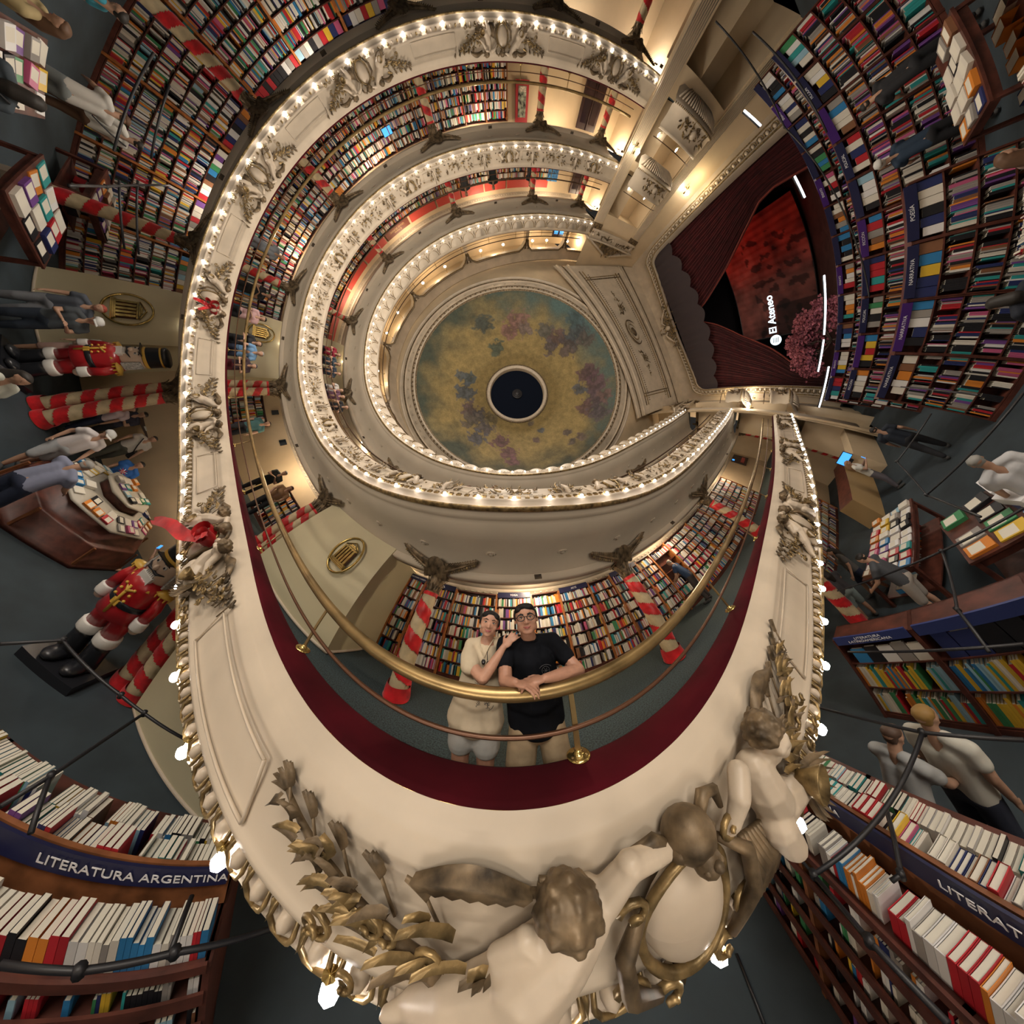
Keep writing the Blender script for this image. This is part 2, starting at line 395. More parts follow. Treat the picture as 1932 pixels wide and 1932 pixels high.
def parapet(i):
    zb = ZB[i]; top = zb + .77
    names = ['cream parapet of the lowest balcony with gilded foliage and a brass rail',
             'cream parapet of the middle balcony, gilded shields and palms above its row of bulbs',
             'cream parapet of the top gallery, shell festoons above its row of bulbs']
    root = empty('balcony_parapet', cpt(0, 0, zb), label=names[i], cat='balcony', group=None)
    inv = Matrix.Translation(-cpt(0, 0, zb))
    def part(mb, name, **kw):
        mb.v = [tuple(Vector(v) + inv.translation) for v in mb.v]; return mb.build(name, root, **kw)
    prof = [(.19, .77), (.175, .768), (.165, .745), (.15, .74), (.135, .70), (.11, .695), (.10, .67), (.085, .655), (.08, .62), (.065, .60), (.068, .57), (.075, .54), (.08, .5), (.072, .4), (.055, .28), (.042, .17), (.03, .145),
            (.02, .13), (.016, .11), (.036, .095), (.042, .0), (.026, -.012), (.022, -.035), (.05, -.05), (.085, -.08), (.10, -.13)]
    mb = MB(); sweep(mb, [(o, zb+z) for o, z in prof], CREAM, step=.12 if i == 0 else .2, flip=True)
    sweep(mb, [(.38, zb+.77), (.40, zb+.2), (.40, zb+.08)], CREAM, step=.3)
    part(mb, 'panel_front')
    mb = MB(); sweep(mb, [(.178, zb+.765), (.182, zb+.785), (.20, zb+.795), (.28, zb+.80), (.37, zb+.795), (.392, zb+.78), (.396, zb+.68), (.385, zb+.66)], VELVET, step=.15, flip=True)
    part(mb, 'velvet_rest')
    mb = MB(); sweep(mb, [(.186, zb+.762), (.178, zb+.763), (.177, zb+.768), (.184, zb+.770)], BRASS, step=.2, flip=True, closed=False)
    part(mb, 'gilt_edging')
    mb = MB(); sweep(mb, [(.10, zb-.148), (.085, zb-.17), (.10, zb-.195), (.16, zb-.205), (.17, zb-.19)], GILT, step=.1)
    part(mb, 'gilt_moulding')
    # framed fields: thin raised mouldings between the reliefs
    pitch = 4.4 if i == 0 else 2.36; ks = range(int(S0/pitch)-1, int(S1/pitch)+2)
    mbf = MB()
    for k in ks:
        for (a, b) in (((k*pitch-.45+1.52, k*pitch-.45+pitch-1.55),) if i == 0 else ((k*pitch/1+.78, k*pitch+pitch-.78),) if i == 1 else ()):
            if a < S0+.2 or b > S1-.2: continue
            mbf = MB()
            for o, z in ((.050, .49), (.028, .175)):
                mbf.tube([cpt(s, o, zb+z) for s in np.linspace(a, b, 12)], .009, CREAM, seg=5)
            for s in (a, b): mbf.tube([cpt(s, o, zb+z) for o, z in ((.028, .175), (.035, .22), (.045, .35), (.050, .49))], .009, CREAM, seg=5)
            part(mbf, 'field_moulding')
    # reliefs
    if i < 2:
        for k in range(int(2*S0/pitch)-1, int(2*S1/pitch)+2):
            s = k*pitch/2 + (0 if i == 0 else .1)
            if s < S0+.6 or s > S1-.6: continue
            if i == 0: continue
            kind = ('shield' if (k//2) % 2 else 'foliage') if k % 2 == 0 else 'palm'
            if i == 0: kind = 'shield' if (k//2) % 2 == 0 else 'foliage'
            p = cpt(s, .05, zb+.10) - cpt(0, 0, zb)
            sc = (1.0, 1.1, 1.05)
            inst(RM[(kind, 0)], 'gilded_relief', p, (R_(-6), 0, crz(s)), sc, root, kind='stuff')
    else:
        for s in np.arange(S0+.5, S1-.4, .82):
            q = MB()
            P = []
            for a in np.linspace(0, math.pi, 13):
                P.append([cpt(s + math.cos(a)*rr*.36, .075 - .11*math.cos(rr*1.45), zb + .55 - math.sin(a)*rr*.42) for rr in (1, .8, .55, .3, .08)])
            q.grid(P, CREAM); q.grid([r[::-1] for r in P], CREAM)
            q.tube([cpt(s + math.cos(a)*.37, .05, zb + .56 - math.sin(a)*.43) for a in np.linspace(0, math.pi, 13)], .018, GILT, seg=5)
            relief_leaf(q, cpt(s+.41, .05, zb+.12), V, cpt(s, -1)-cpt(s, 0), .3, .035, OLDGILT, bend=.1)
            part(q, 'shell_swag')
    # bulbs
    n = 0
    for k in range(int(S0/.575), int(S1/.575)+1):
        s = k*.575 - .05
        if s < S0+.1 or s > S1-.05: continue
        p = cpt(s, -.002, zb-.012) - cpt(0, 0, zb); k_ = 1 if i == 0 else .8; inst(BULBM, 'light_bulb', p, (0, 0, crz(s)), (k_, k_, k_), root); n += 1
    # egg band / gilded blocks
    far = MB()
    st = .1438
    for k in range(int(S0/st), int(S1/st)+1):
        s = k*st + .02
        if s < S0 or s > S1: continue
        p = cpt(s, .03, zb+.045)
        if abs(s) < (9 if i == 0 else 6 if i == 1 else 0):
            inst(EGGM if i == 0 else TILEM, 'egg_ornament' if i == 0 else 'gilded_block', p - cpt(0, 0, zb), (0, 0, crz(s)), (1, 1.1, 1), root)
        else:
            far.ball(p, (.03, .03, .036), PUTTO if k % 2 else GILT, u=6, vv=4)
    part(far, 'egg_band', kind='stuff')
    # rails
    rz = 1.12 + FL[i]
    mb = MB(); mb.tube([cpt(s, .38, rz) for s in np.arange(S0+.3, S1-.2, .2)], .044 if i == 0 else .03, BRASSD if i == 0 else mat('dark_bronze', (.10, .06, .035), .35, metal=.6), seg=12); part(mb, 'handrail')
    mb = MB(); mb.tube([cpt(s, .36, rz-.24) for s in np.arange(S0+.3, S1-.2, .2)], .014, mat('dull_bronze_rod', (.12, .055, .03), .35, metal=.5), seg=6); part(mb, 'lower_rail')
    for k in range(int(S0/1.93)-1, int(S1/1.93)+2):
        s = k*1.93 - .33
        if s < S0+.4 or s > S1-.3: continue
        a = cpt(s, .375, zb+.795); b = cpt(s, .38, rz)
        q = MB(); q.v = []; M = Matrix.Translation(a - cpt(0, 0, zb)) @ Matrix.Rotation(crz(s), 4, 'Z')
        q.box((0, 0, (b.z-a.z)/2), (.030, .010, b.z-a.z), BRASSD, M=M)
        po = q.build('rail_post', root)
        inst(FLM, 'base_flange', (a - cpt(0, 0, zb)) - Vector((0, 0, -.002)), (0, 0, 0), (1, 1, 1), po)
    return root
PAR = [parapet(i) for i in range(3)]

# ------------------------------------------------------------------ columns, wrapped in satin
def column_parts(h, grey=False):
    sh = h - .42
    mb = MB(); seg = 32; nz = 44; P = []
    for k in range(nz+1):
        z = .10 + (sh-.10)*k/nz; row = []
        for j in range(seg+1):
            a = 2*math.pi*j/seg
            rr = .148*(1 - .08*k/nz) + (.006 if j % 2 else -.004); row.append(Vector((rr*math.cos(a), rr*math.sin(a), z)))
        P.append(row)
    mb.grid(P, IVORYC); shaft = mb.mesh('shaft')
    mb = MB(); nz = 90; on = []; v = []
    for k in range(nz+1):
        z = .02 + (sh-.02)*k/nz
        for j in range(seg):
            a = 2*math.pi*j/seg; ph = ((j+.5)/seg + z/.50) % 1; rr = .148*(1-.08*max(0, (z-.1))/sh) + .013 + .004*math.sin(a*5+z*31) + (.045*max(0, 1-z/.30)**.6 if z < .30 else 0)
            v.append(Vector((rr*math.cos(a), rr*math.sin(a), z)))
    f = []
    for k in range(nz):
        z = .02 + (sh-.02)*(k+.5)/nz
        for j in range(seg):
            ph = ((j+.5)/seg + z/.50) % 1
            if ph < .5 or z < .22 or z > sh-.09: f.append((k*seg+j, k*seg+(j+1) % seg, (k+1)*seg+(j+1) % seg, (k+1)*seg+j))
    mb.add(v, f, RED, True); rib = mb.mesh('satin_wrap')
    mb = MB(); mb.lathe([(.19, 0), (.19, .05), (.175, .06), (.18, .085), (.155, .11), (.15, .13)], IVORYC, seg=24); base = mb.mesh('base')
    mb = MB(); z0 = sh
    mb.lathe([(.137, z0-.02), (.155, z0-.01), (.155, z0+.01), (.135, z0+.02), (.13, z0+.12), (.15, z0+.24), (.20, z0+.34)], OLDGILT, seg=20)
    for r_i, (n, zz, ln) in enumerate(((8, z0+.02, .16), (8, z0+.12, .18))):
        for k in range(n):
            a = 2*math.pi*(k + .5*r_i)/n; rd = Vector((math.cos(a), math.sin(a), 0))
            relief_leaf(mb, rd*.132 + Vector((0, 0, zz)), Vector((0, 0, 1)), rd, ln, .042, OLDGILT, bend=.45)
    for k in range(4):
        a = math.pi/4 + k*math.pi/2; rd = Vector((math.cos(a), math.sin(a), 0))
        scroll(mb, rd*.2 + Vector((0, 0, z0+.31)), rd, Vector((0, 0, 1)), rd.cross(Vector((0, 0, 1))), .045, OLDGILT, w=.014)
    mb.box((0, 0, z0+.37), (.42, .42, .05), OLDGILT); mb.box((0, 0, z0+.41), (.37, .37, .03), OLDGILT)
    cap = mb.mesh('capital')
    return shaft, rib, base, cap
def bracket_mesh():
    mb = MB(); r = random.Random(4)
    P = [[Vector((math.cos(a)*rr*.24, .015+.05*math.sin(rr*2.6)+.014*(i % 2), math.sin(a)*rr*.27-.02)) for rr in (.05, .35, .7, 1)] for i, a in enumerate(np.linspace(-.25, math.pi+.25, 27))]
    mb.grid(P, OLDGILT); mb.grid([q[::-1] for q in P], OLDGILT)
    for k in range(9):
        a = R_(20 + k*17.5); d = Vector((math.cos(a), 0, math.sin(a)))
        relief_leaf(mb, Vector((0, .02, .02)), d, N_, .17, .028, OLDGILT, bend=.25)
    for sg in (-1, 1):
        for k in range(13):
            t = k/12; x = sg*(.10 + t*.60); z = .10 + .16*t**1.2
            relief_leaf(mb, Vector((x, .01, z-.03)), Vector((sg*.8, 0, .55)), N_, .22*(1-.45*t), .055, OLDGILT, bend=.2)
            relief_leaf(mb, Vector((x, .01, z-.03)), Vector((sg*.9, 0, -.35)), N_, .13*(1-.5*t), .03, OLDGILT if k % 3 else GILT, bend=.3)
        mb.tube([(sg*.05, .03, .02), (sg*.25, .05, .08), (sg*.5, .04, .17), (sg*.75, .02, .26)], [.03, .025, .018, .008], OLDGILT, seg=6)
    return mb.mesh('bracket')
BRK = bracket_mesh()
BELOW = Vector((0, 0, 0))
names_col = {-1: 'ground floor', 0: 'lowest balcony', 1: 'middle balcony'}
CPART = {}
for lev in (-1, 0, 1):
    z0 = GZ if lev < 0 else FL[lev]; ztop = (ZB[lev+1] - .64)
    CPART[lev] = column_parts(ztop - z0)
    for k, s in enumerate(COLS):
        if lev == -1 and k in (99,): continue
        where = {0: 'near the lit side boxes on the right', 1: 'to the right of the couple', 2: 'behind the railing right of the man', 3: 'beside the bookcases left of the woman', 4: 'next to the brass temple emblem', 5: 'on the left side of the hall', 6: 'left of the red bow', 7: 'on the upper left bend of the horseshoe', 8: 'at the top of the photograph', 9: 'across the hall beside the framed red poster', 10: 'across the hall nearest the stage'}[k]
        root = empty('striped_column', cpt(s, COFF, z0), crz(s), label='%s column wrapped in spiral red satin, %s' % (names_col[lev], where), cat='column', group='columns wrapped in red satin')
        sh, rb, ba, cp = CPART[lev]
        twin = k == 4
        for dx in ((-.17, .17) if k in (4, 5) else (0,)):
            inst(sh, 'shaft', (dx, 0, 0), parent=root); inst(rb, 'satin_wrap', (dx, 0, 0), (0, 0, 0), parent=root); inst(ba, 'base', (dx, 0, 0), parent=root); inst(cp, 'capital', (dx, 0, 0), parent=root)
        inst(BRK, 'gilded_bracket', (0, .20, ztop-z0-.04), (R_(-48), 0, 0), (1.15, 1.3, 1.55), root)

# rosettes and vents on the underside
ro = MB(); ro.lathe([(.11, 0), (.11, -.012), (.095, -.02), (.06, -.02), (.045, -.035), (.02, -.045), (.005, -.046)], CREAM, seg=20)
for k in range(12):
    a = k*math.pi/6; ro.ball((.078*math.cos(a), .078*math.sin(a), -.018), (.018, .018, .012), CREAM, u=6, vv=4)
ROM = ro.mesh('rosette')
for i in (1, 2):
    for k in range(int(S0/1.16), int(S1/1.16)+1):
        s = k*1.16*1.15 + .35
        if s < S0+.5 or s > S1-.5: continue
        inst(ROM, 'rosette', cpt(s, 1.15, ZB[i]-.283), (R_(-10), 0, crz(s)), parent=CEIL[i])
# vents with a lamp between the columns
ve = MB(); ve.box((0, 0, 0), (.16, .02, .10), OLDGILT)
for k in range(5): ve.box((0, .012, -.04+.02*k), (.14, .01, .008), BLACK)
VEM = ve.mesh('vent')
fx = MB(); fx.box((0, 0, 0), (.12, .10, .05), OLDGILT); fx.box((0, 0, -.04), (.08, .07, .03), SPOT); FXM = fx.mesh('fixture')
mids = [(a+b)/2 for a, b in zip(COLS[:-1], COLS[1:])] + [COLS[-1]+1.6]
VW = ['between the two columns by the side boxes', 'above the case right of the couple', 'above the heads of the couple', 'over the temple emblem housing', 'over the corridor with small pictures', 'beside the far pale panel', 'over the far bookcases near the bow', 'above the bend of the horseshoe', 'above the blue computer screen', 'above the framed red poster', 'beside the far double door', 'beyond the last right column']
for i in range(0, 3):
    for q_i, s in enumerate(mids + [COLS[0]-2.5]):
        root = empty('vent_lamp', cpt(s, 1.64, ZB[i]-.57), crz(s), label='square vent with a lamp under the %s balcony, %s' % (('lowest', 'middle', 'top')[i], VW[q_i % len(VW)]), cat='lamp')
        inst(VEM, 'grille', (0, .01, 0), parent=root); inst(FXM, 'lamp_box', (0, -.35, 0), parent=root)
        p = cpt(s, 2.35, ZB[i]-.48)
        light('aisle_lamp', 'POINT', p, 80 if i else 50, (1, .80, .56) if i else (1, .88, .74), .06)

# ------------------------------------------------------------------ stair housings with the brass temple emblem
def emblem():
    mb = MB()
    mb.tube([(.42*math.cos(a), .02, .47*math.sin(a)) for a in np.linspace(0, 2*math.pi, 41)[:-1]], .026, BRASS, seg=8, closed=True)
    ring = mb.mesh('ring'); mb = MB()
    for k in range(3): mb.box((0, .02, -.30+k*.035), (.58-.04*k, .06, .03), BRASS)
    for k in range(5):
        x = -.19+.095*k; mb.box((x, .025, -.03), (.058, .07, .36), BRASS); mb.box((x-.036, .01, -.03), (.018, .04, .36), WOOD)
    mb.box((0, .02, .17), (.48, .04, .03), BRASS)
    mb.tube([(-.25, .02, .2), (0, .02, .34), (.25, .02, .2)], .018, BRASS, seg=6); mb.box((0, .02, .215), (.30, .03, .03), BRASS); mb.box((0, .02, .25), (.16, .03, .03), BRASS)
    return ring, mb.mesh('temple')
EMR, EMT = emblem()
ELAB = ['on the lowest balcony beside the couple', 'under the balcony behind the near column', 'on the ground floor behind visitors', 'on the far side of the lowest balcony', 'on the far side of the middle balcony']
def housing(sa, sb, off, z0, z1, es, ez, lab, esc=1.0):
    mb = MB(); S = np.linspace(sa, sb, 9)
    front = [cpt(s, off + .12*math.sin((s-sa)/(sb-sa)*math.pi)*-1, 0) for s in S]
    foot = front + [cpt(sb, WOFF, 0), cpt(sa, WOFF, 0)]
    n = len(foot)
    v = [Vector((p.x, p.y, z0)) for p in foot] + [Vector((p.x, p.y, z1)) for p in foot]
    mb.add(v, [(i, (i+1) % n, n+(i+1) % n, n+i)[::-1] for i in range(n)], mat('pale_panel', (.60, .54, .36), .45, noise_scale=.7, noise_amt=.06))
    o = mb.build('stair_housing', label=lab, cat='wall')
    b = MB(); b.tube([p + Vector((0, 0, z0+.03)) for p in foot], .03, CREAM, seg=6, closed=True); b.build('skirting', o)
    root = empty('temple_emblem', cpt(es, off-.13, ez), crz(es), label='round brass temple emblem, ' + ELAB.pop(0), cat='emblem')
    inst(EMR, 'oval_ring', parent=root, sc=(esc, 1, esc)); inst(EMT, 'temple', parent=root, sc=(esc, 1, esc))
sN0, sN1 = s_at(628, 1226, 1.75), s_at(515, 1090, 1.55)
if sN0 > sN1: sN0, sN1 = sN1, sN0
es = s_at(660, 1048, 1.6)
print('housing', sN0, sN1, es)
housing(sN0, COLS[4]-.35, 1.62, 0, 2.42, es, 1.64, 'pale curved stair housing left of the striped column, lowest balcony')
housing(sN0, COLS[4]-.35, 1.7, GZ, -.55, es, GZ+1.6, 'pale stair housing under the balcony near the bulbs at lower left')
fa, fb = s_at(66, 655, 2.2), s_at(66, 500, 2.2); fe = s_at(240, 588, 2.1)
housing(min(fa, fb), max(fa, fb), 2.15, GZ, -.55, fe, -1.95, 'large pale panel on the ground floor behind standing visitors', 1.1)
housing(min(fa, fb)-.9, max(fa, fb), 2.15, 0, 2.42, fe, 1.56, 'pale panel on the far side of the lowest balcony', 1.0)
housing(min(fa, fb)-.9, max(fa, fb), 2.15, FL[1], 5.40, fe, FL[1]+1.6, 'pale panel on the far side of the middle balcony', .9)

# ------------------------------------------------------------------ dome, upper gallery, ceiling
DC = Vector((-.6, 7.0, 0)); DR = 8.38; DZ = 9.6; HR = 2.95; HZ = 13.6
def circ(r, z, a): return Vector((DC.x + r*math.cos(a), DC.y + r*math.sin(a), z))
def dome():
    nt_, nr = 360, 150
    # painted surface, colour laid out on the dome itself
    A = np.linspace(0, 2*math.pi, nt_+1); Tt = np.linspace(0, 1, nr+1)
    v = []; cols = []
    rng = random.Random(11)
    figs = []
    # (azimuth on the dome in degrees, 0..1 from rim to oculus, size, tint)
    def at_px(px, py):
        d = ray(px, py); best = None
        for t in np.linspace(0, 1, 60):
            r, z = prof(t); k = (z-CAMZ)/d.z; p = Vector((d.x*k, d.y*k, 0)); e = abs((p - Vector((DC.x, DC.y, 0))).length - r)
            if best is None or e < best[0]: best = (e, t, math.atan2(p.y-DC.y, p.x-DC.x))
        return best[1], best[2]
    def prof(t):
        a = t*R_(62); q = math.sin(a)/math.sin(R_(62)); return DR + (HR-DR)*(1-math.cos(a))/(1-math.cos(R_(62)))*.5 + (HR-DR)*t*.5, DZ + .15 + (HZ-DZ-.15)*q
    L = [(975, 610, .10, (.38, .20, .17)), (960, 625, .07, (.42, .22, .18)), (990, 620, .06, (.30, .22, .18)), (912, 612, .07, (.10, .12, .10)), (938, 655, .07, (.13, .17, .12)), (1030, 625, .08, (.20, .19, .16)),
         (1050, 640, .08, (.22, .13, .12)), (1075, 650, .09, (.13, .10, .10)), (1090, 625, .09, (.10, .12, .13)), (1085, 600, .07, (.10, .17, .18)), (1105, 640, .07, (.16, .13, .11)), (1040, 655, .07, (.18, .14, .14)),
         (1110, 705, .08, (.17, .09, .10)), (1120, 725, .10, (.20, .11, .13)), (1125, 750, .10, (.19, .12, .14)), (1105, 770, .08, (.22, .12, .11)), (1130, 775, .09, (.16, .12, .13)), (1095, 735, .06, (.15, .16, .18)), (1140, 745, .06, (.25, .15, .13)),
         (885, 715, .06, (.12, .16, .17)), (878, 740, .09, (.13, .15, .17)), (890, 775, .09, (.20, .13, .13)), (905, 785, .09, (.14, .12, .12)), (915, 805, .09, (.17, .14, .15)), (890, 795, .08, (.20, .16, .12)), (925, 790, .07, (.24, .19, .10)), (900, 825, .08, (.15, .15, .18)),
         (945, 835, .08, (.25, .12, .13)), (960, 855, .08, (.28, .13, .14)), (968, 872, .06, (.30, .14, .15)), (1000, 800, .035, (.30, .24, .18)), (1020, 812, .04, (.20, .22, .24)), (1012, 830, .035, (.25, .16, .14)), (1070, 815, .045, (.20, .15, .13)), (1095, 822, .045, (.24, .17, .14)), (1080, 832, .04, (.18, .14, .12)),
         (870, 710, .05, (.18, .20, .20)), (1065, 665, .05, (.22, .16, .13))]
    pos = []
    for px, py, sz, c in L:
        t, a = at_px(px, py); r, z = prof(t)
        pos.append((circ(r, z, a), sz*11.5, tuple(q*.34 for q in c)))
    for k in range(nr+1):
        r, z = prof(Tt[k])
        for a in A[:-1]: v.append(circ(r, z, a))
    V3 = np.array([tuple(p) for p in v])
    ang = np.arctan2(V3[:, 1]-DC.y, V3[:, 0]-DC.x); rad = (V3[:, 2]-DZ)/(HZ-DZ)
    nz = np.array([noise.fractal(Vector(p)*.55, 1.0, 2.0, 5) for p in V3]); n2 = np.array([noise.fractal(Vector(p)*2.2+Vector((9, 3, 1)), 1.0, 2.0, 4) for p in V3]); n3 = np.array([noise.noise(Vector(p)*6+Vector((2, 7, 1))) for p in V3])
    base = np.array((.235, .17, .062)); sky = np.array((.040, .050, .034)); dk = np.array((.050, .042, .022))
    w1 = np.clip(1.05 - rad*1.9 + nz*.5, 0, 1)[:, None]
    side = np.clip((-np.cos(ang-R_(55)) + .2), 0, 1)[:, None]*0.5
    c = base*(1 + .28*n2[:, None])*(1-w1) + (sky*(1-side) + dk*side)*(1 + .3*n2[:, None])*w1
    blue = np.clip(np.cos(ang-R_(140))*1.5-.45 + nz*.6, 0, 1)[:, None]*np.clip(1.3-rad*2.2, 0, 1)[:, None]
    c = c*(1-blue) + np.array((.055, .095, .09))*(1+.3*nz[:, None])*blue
    for p, sz, cc in pos:
        d = np.linalg.norm(V3-np.array(tuple(p)), axis=1)/sz
        e = np.clip((1.0 + n2*.7 + n3*.12 - d)*4, 0, 1)[:, None]*.92
        h = np.clip(n2*1.6 + n3*.7 + .1, -.55, 1.2)[:, None]
        c = c*(1-e) + np.array(cc)*(1 + .55*h)*e
    mb = MB(); f = []
    for k in range(nr):
        for j in range(nt_):
            j2 = (j+1) % nt_; f.append((k*nt_+j, (k+1)*nt_+j, (k+1)*nt_+j2, k*nt_+j2))
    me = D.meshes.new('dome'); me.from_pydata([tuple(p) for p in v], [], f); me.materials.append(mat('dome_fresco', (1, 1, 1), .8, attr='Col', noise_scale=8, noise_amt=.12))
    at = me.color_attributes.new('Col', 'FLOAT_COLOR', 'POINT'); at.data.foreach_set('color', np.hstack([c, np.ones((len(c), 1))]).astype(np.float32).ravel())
    me.polygons.foreach_set('use_smooth', [True]*len(f))
    o = D.objects.new('ceiling', me); COL.objects.link(o); tag(o, 'painted dome with dim figures on gold and blue green sky', kind='structure')
    mb = MB(); A2 = np.linspace(0, 2*math.pi, 97)
    # oculus
    mb.grid([[circ(r, z, a) for r, z in ((HR+.18, HZ-.12), (HR+.12, HZ-.22), (HR, HZ-.24), (HR-.06, HZ-.16), (HR-.12, HZ-.2), (HR-.16, HZ-.1), (HR-.16, HZ+.3))] for a in A2], PUTTO, flip=True)
    mb.grid([[circ(r, z, a) for r, z in ((HR+.32, HZ-.08), (HR+.26, HZ-.2), (HR+.17, HZ-.16))] for a in A2], OLDGILT, flip=True)
    mb.add([circ(HR-.1, HZ+.25, a) for a in A2[:-1]], [tuple(range(96))[::-1]], mat('navy_oculus', (.005, .008, .017), .9, spec=.1))
    o = mb.build('trim_oculus', kind='structure', label='white and gold ring around the dark blue oculus of the dome')
    mb = MB(); 
    for r, z in ((.5, HZ+.1), (.36, HZ+.04), (.22, HZ-.02)): mb.lathe([(r, .08), (r+.03, .04), (r, 0), (.02, -.01)], mat('dark_bronze_ornament', (.02, .02, .025), .5), c=(DC.x, DC.y, z), seg=24)
    mb.build('chandelier_boss', label='dark round boss at the centre of the navy oculus', cat='ornament')
    # rings around the dome
    ring = [(DR, DZ+.16, OLDGILT), (DR+.06, DZ+.02, OLDGILT), (DR+.14, DZ-.02, CREAM), (DR+.36, DZ-.02, CREAM), (DR+.40, DZ-.08, OLDGILT), (DR+.46, DZ-.08, CREAM), (DR+.50, DZ-.02, CREAM), (DR+1.05, DZ-.02, CREAM), (DR+1.1, DZ-.12, CREAM), (DR+1.25, DZ-.14, OLDGILT), (DR+1.3, DZ-.05, CREAM), (DR+1.6, DZ-.05, CREAM), (DR+1.66, DZ-.14, CREAM), (DR+1.8, DZ-.1, CREAM)]
    mb = MB()
    for (r0, z0, m0), (r1, z1, m1) in zip(ring[:-1], ring[1:]): mb.grid([[circ(r0, z0, a), circ(r1, z1, a)] for a in A2], m1, flip=True)
    bead = mb
    for k in range(130):
        a = 2*math.pi*k/130; p = circ(DR+.25, DZ-.04, a)
        bead.box(p, (.13, .17, .06), OLDGILT, rz=a, taper=.8); bead.ball(circ(DR+.25, DZ-.06, a+math.pi/130), (.05, .04, .03), GILT, u=6, vv=4)
    for k in range(70):
        a = 2*math.pi*k/70; c0 = circ(DR+.78, DZ-.03, a); rd = Vector((math.cos(a), math.sin(a), 0)); tg = Vector((-math.sin(a), math.cos(a), 0))
        scroll(bead, c0, rd, tg, Vector((0, 0, -1)), .13, CREAM, w=.022, turns=1.0)
        relief_leaf(bead, c0 + tg*.14, tg, Vector((0, 0, -1)), .2, .06, CREAM, bend=.1)
    mb.build('trim_dome', kind='structure', label='moulded plaster rings with beads around the dome')
dome()
# flat ceiling between dome and walls, arcade of the top gallery
mb = MB(); A2 = np.linspace(0, 2*math.pi, 121)
mb.grid([[circ(r, DZ-.1+.002*r, a) for r in (DR+1.75, DR+4, DR+9)] for a in A2], CREAM2, flip=True)
mb.build('ceiling', kind='structure', label='flat cream ceiling around the dome')
mb = MB()
AO = 1.85
def arcade():
    bays = COLS + [COLS[-1]+3.4]; bays = [COLS[0]-4.2] + bays
    z0 = FL[2]; mb = MB(); gl = MB()
    for a, b in zip(bays[:-1], bays[1:]):
        n = 16
        top = DZ - .15
        P = []
        for k in range(n+1):
            s = a + (b-a)*k/n; u = abs(2*k/n-1)
            zb_ = z0 + 2.55 - (.75*max(0, (u-.72)/.28)**2 if u > .72 else 0)
            P.append((s, zb_))
        mb.grid([[cpt(s, AO, zz), cpt(s, AO, top)] for s, zz in P], CREAM, flip=True); mb.grid([[cpt(s, AO, zz), cpt(s, AO+.35, zz)] for s, zz in P], CREAM, flip=False)
        mb.grid([[cpt(s, AO+.35, zz), cpt(s, AO+.35, top-.6)] for s, zz in P], CREAM)
        gl.tube([cpt(s, AO-.03, zz+.02) for s, zz in P], .035, GILT, seg=6); gl.tube([cpt(s, AO-.03, zz+.13) for s, zz in P], .018, OLDGILT, seg=5)
    for s in bays[1:-1]:
        mb.box(cpt(s, AO+.17, z0+.95), (.26, .34, 1.95), CREAM2, rz=crz(s))
        for sg in (-1, 1):
            for k in range(3): relief_leaf(gl, cpt(s+sg*.05, AO-.03, z0+1.75+k*.16), Vector((sg*.4*math.cos(crz(s)), sg*.4*math.sin(crz(s)), 1)), cpt(s, -1)-cpt(s, 0), .24, .05, OLDGILT)
        gl.ball(cpt(s, AO-.06, z0+2.35), (.07, .07, .09), PUTTO, u=8, vv=6)
        for k in range(7):
            a = R_(180+k*30); relief_leaf(gl, cpt(s, AO-.03, z0+2.4), Vector((math.cos(a)*math.cos(crz(s)), math.cos(a)*math.sin(crz(s)), math.sin(a)*.8+.2)), cpt(s, -1)-cpt(s, 0), .26, .05, OLDGILT)
    mb.build('wall_arcade', kind='structure', label='arcade of the top gallery below the dome')
    gl.build('trim_arcade', kind='structure', label='gilded edges and leaves of the top arcade')
    mb = MB(); sweep(mb, [(AO+.35, z0+2.95), (WOFF+.62, z0+2.95)], CREAM2, flip=True); mb.build('ceiling', kind='structure', label='ceiling of the top gallery')
    for a, b in zip(bays[:-1], bays[1:]):
        for u in (.3, .7):
            s = a+(b-a)*u; root = empty('globe_lamp', cpt(s, 2.9, z0+2.3), crz(s), label='glowing wall lamp of the top gallery, %d arcade spans from the right end, %s one' % (bays.index(a)+1, 'first' if u < .5 else 'second'), cat='lamp')
            q = MB(); q.ball((0, 0, 0), (.10, .10, .085), SPOT, u=12, vv=8); q.build('globe', root)
            q = MB(); q.tube([(0, 0, .08), (0, 0, .62)], .012, BRASS); q.lathe([(.05, .60), (.05, .64)], BRASS, seg=12); q.build('stem', root)
        s = (a+b)/2; light('gallery_lamp', 'POINT', cpt(s, 2.7, z0+2.1), 70, (1, .74, .45), .1)
arcade()

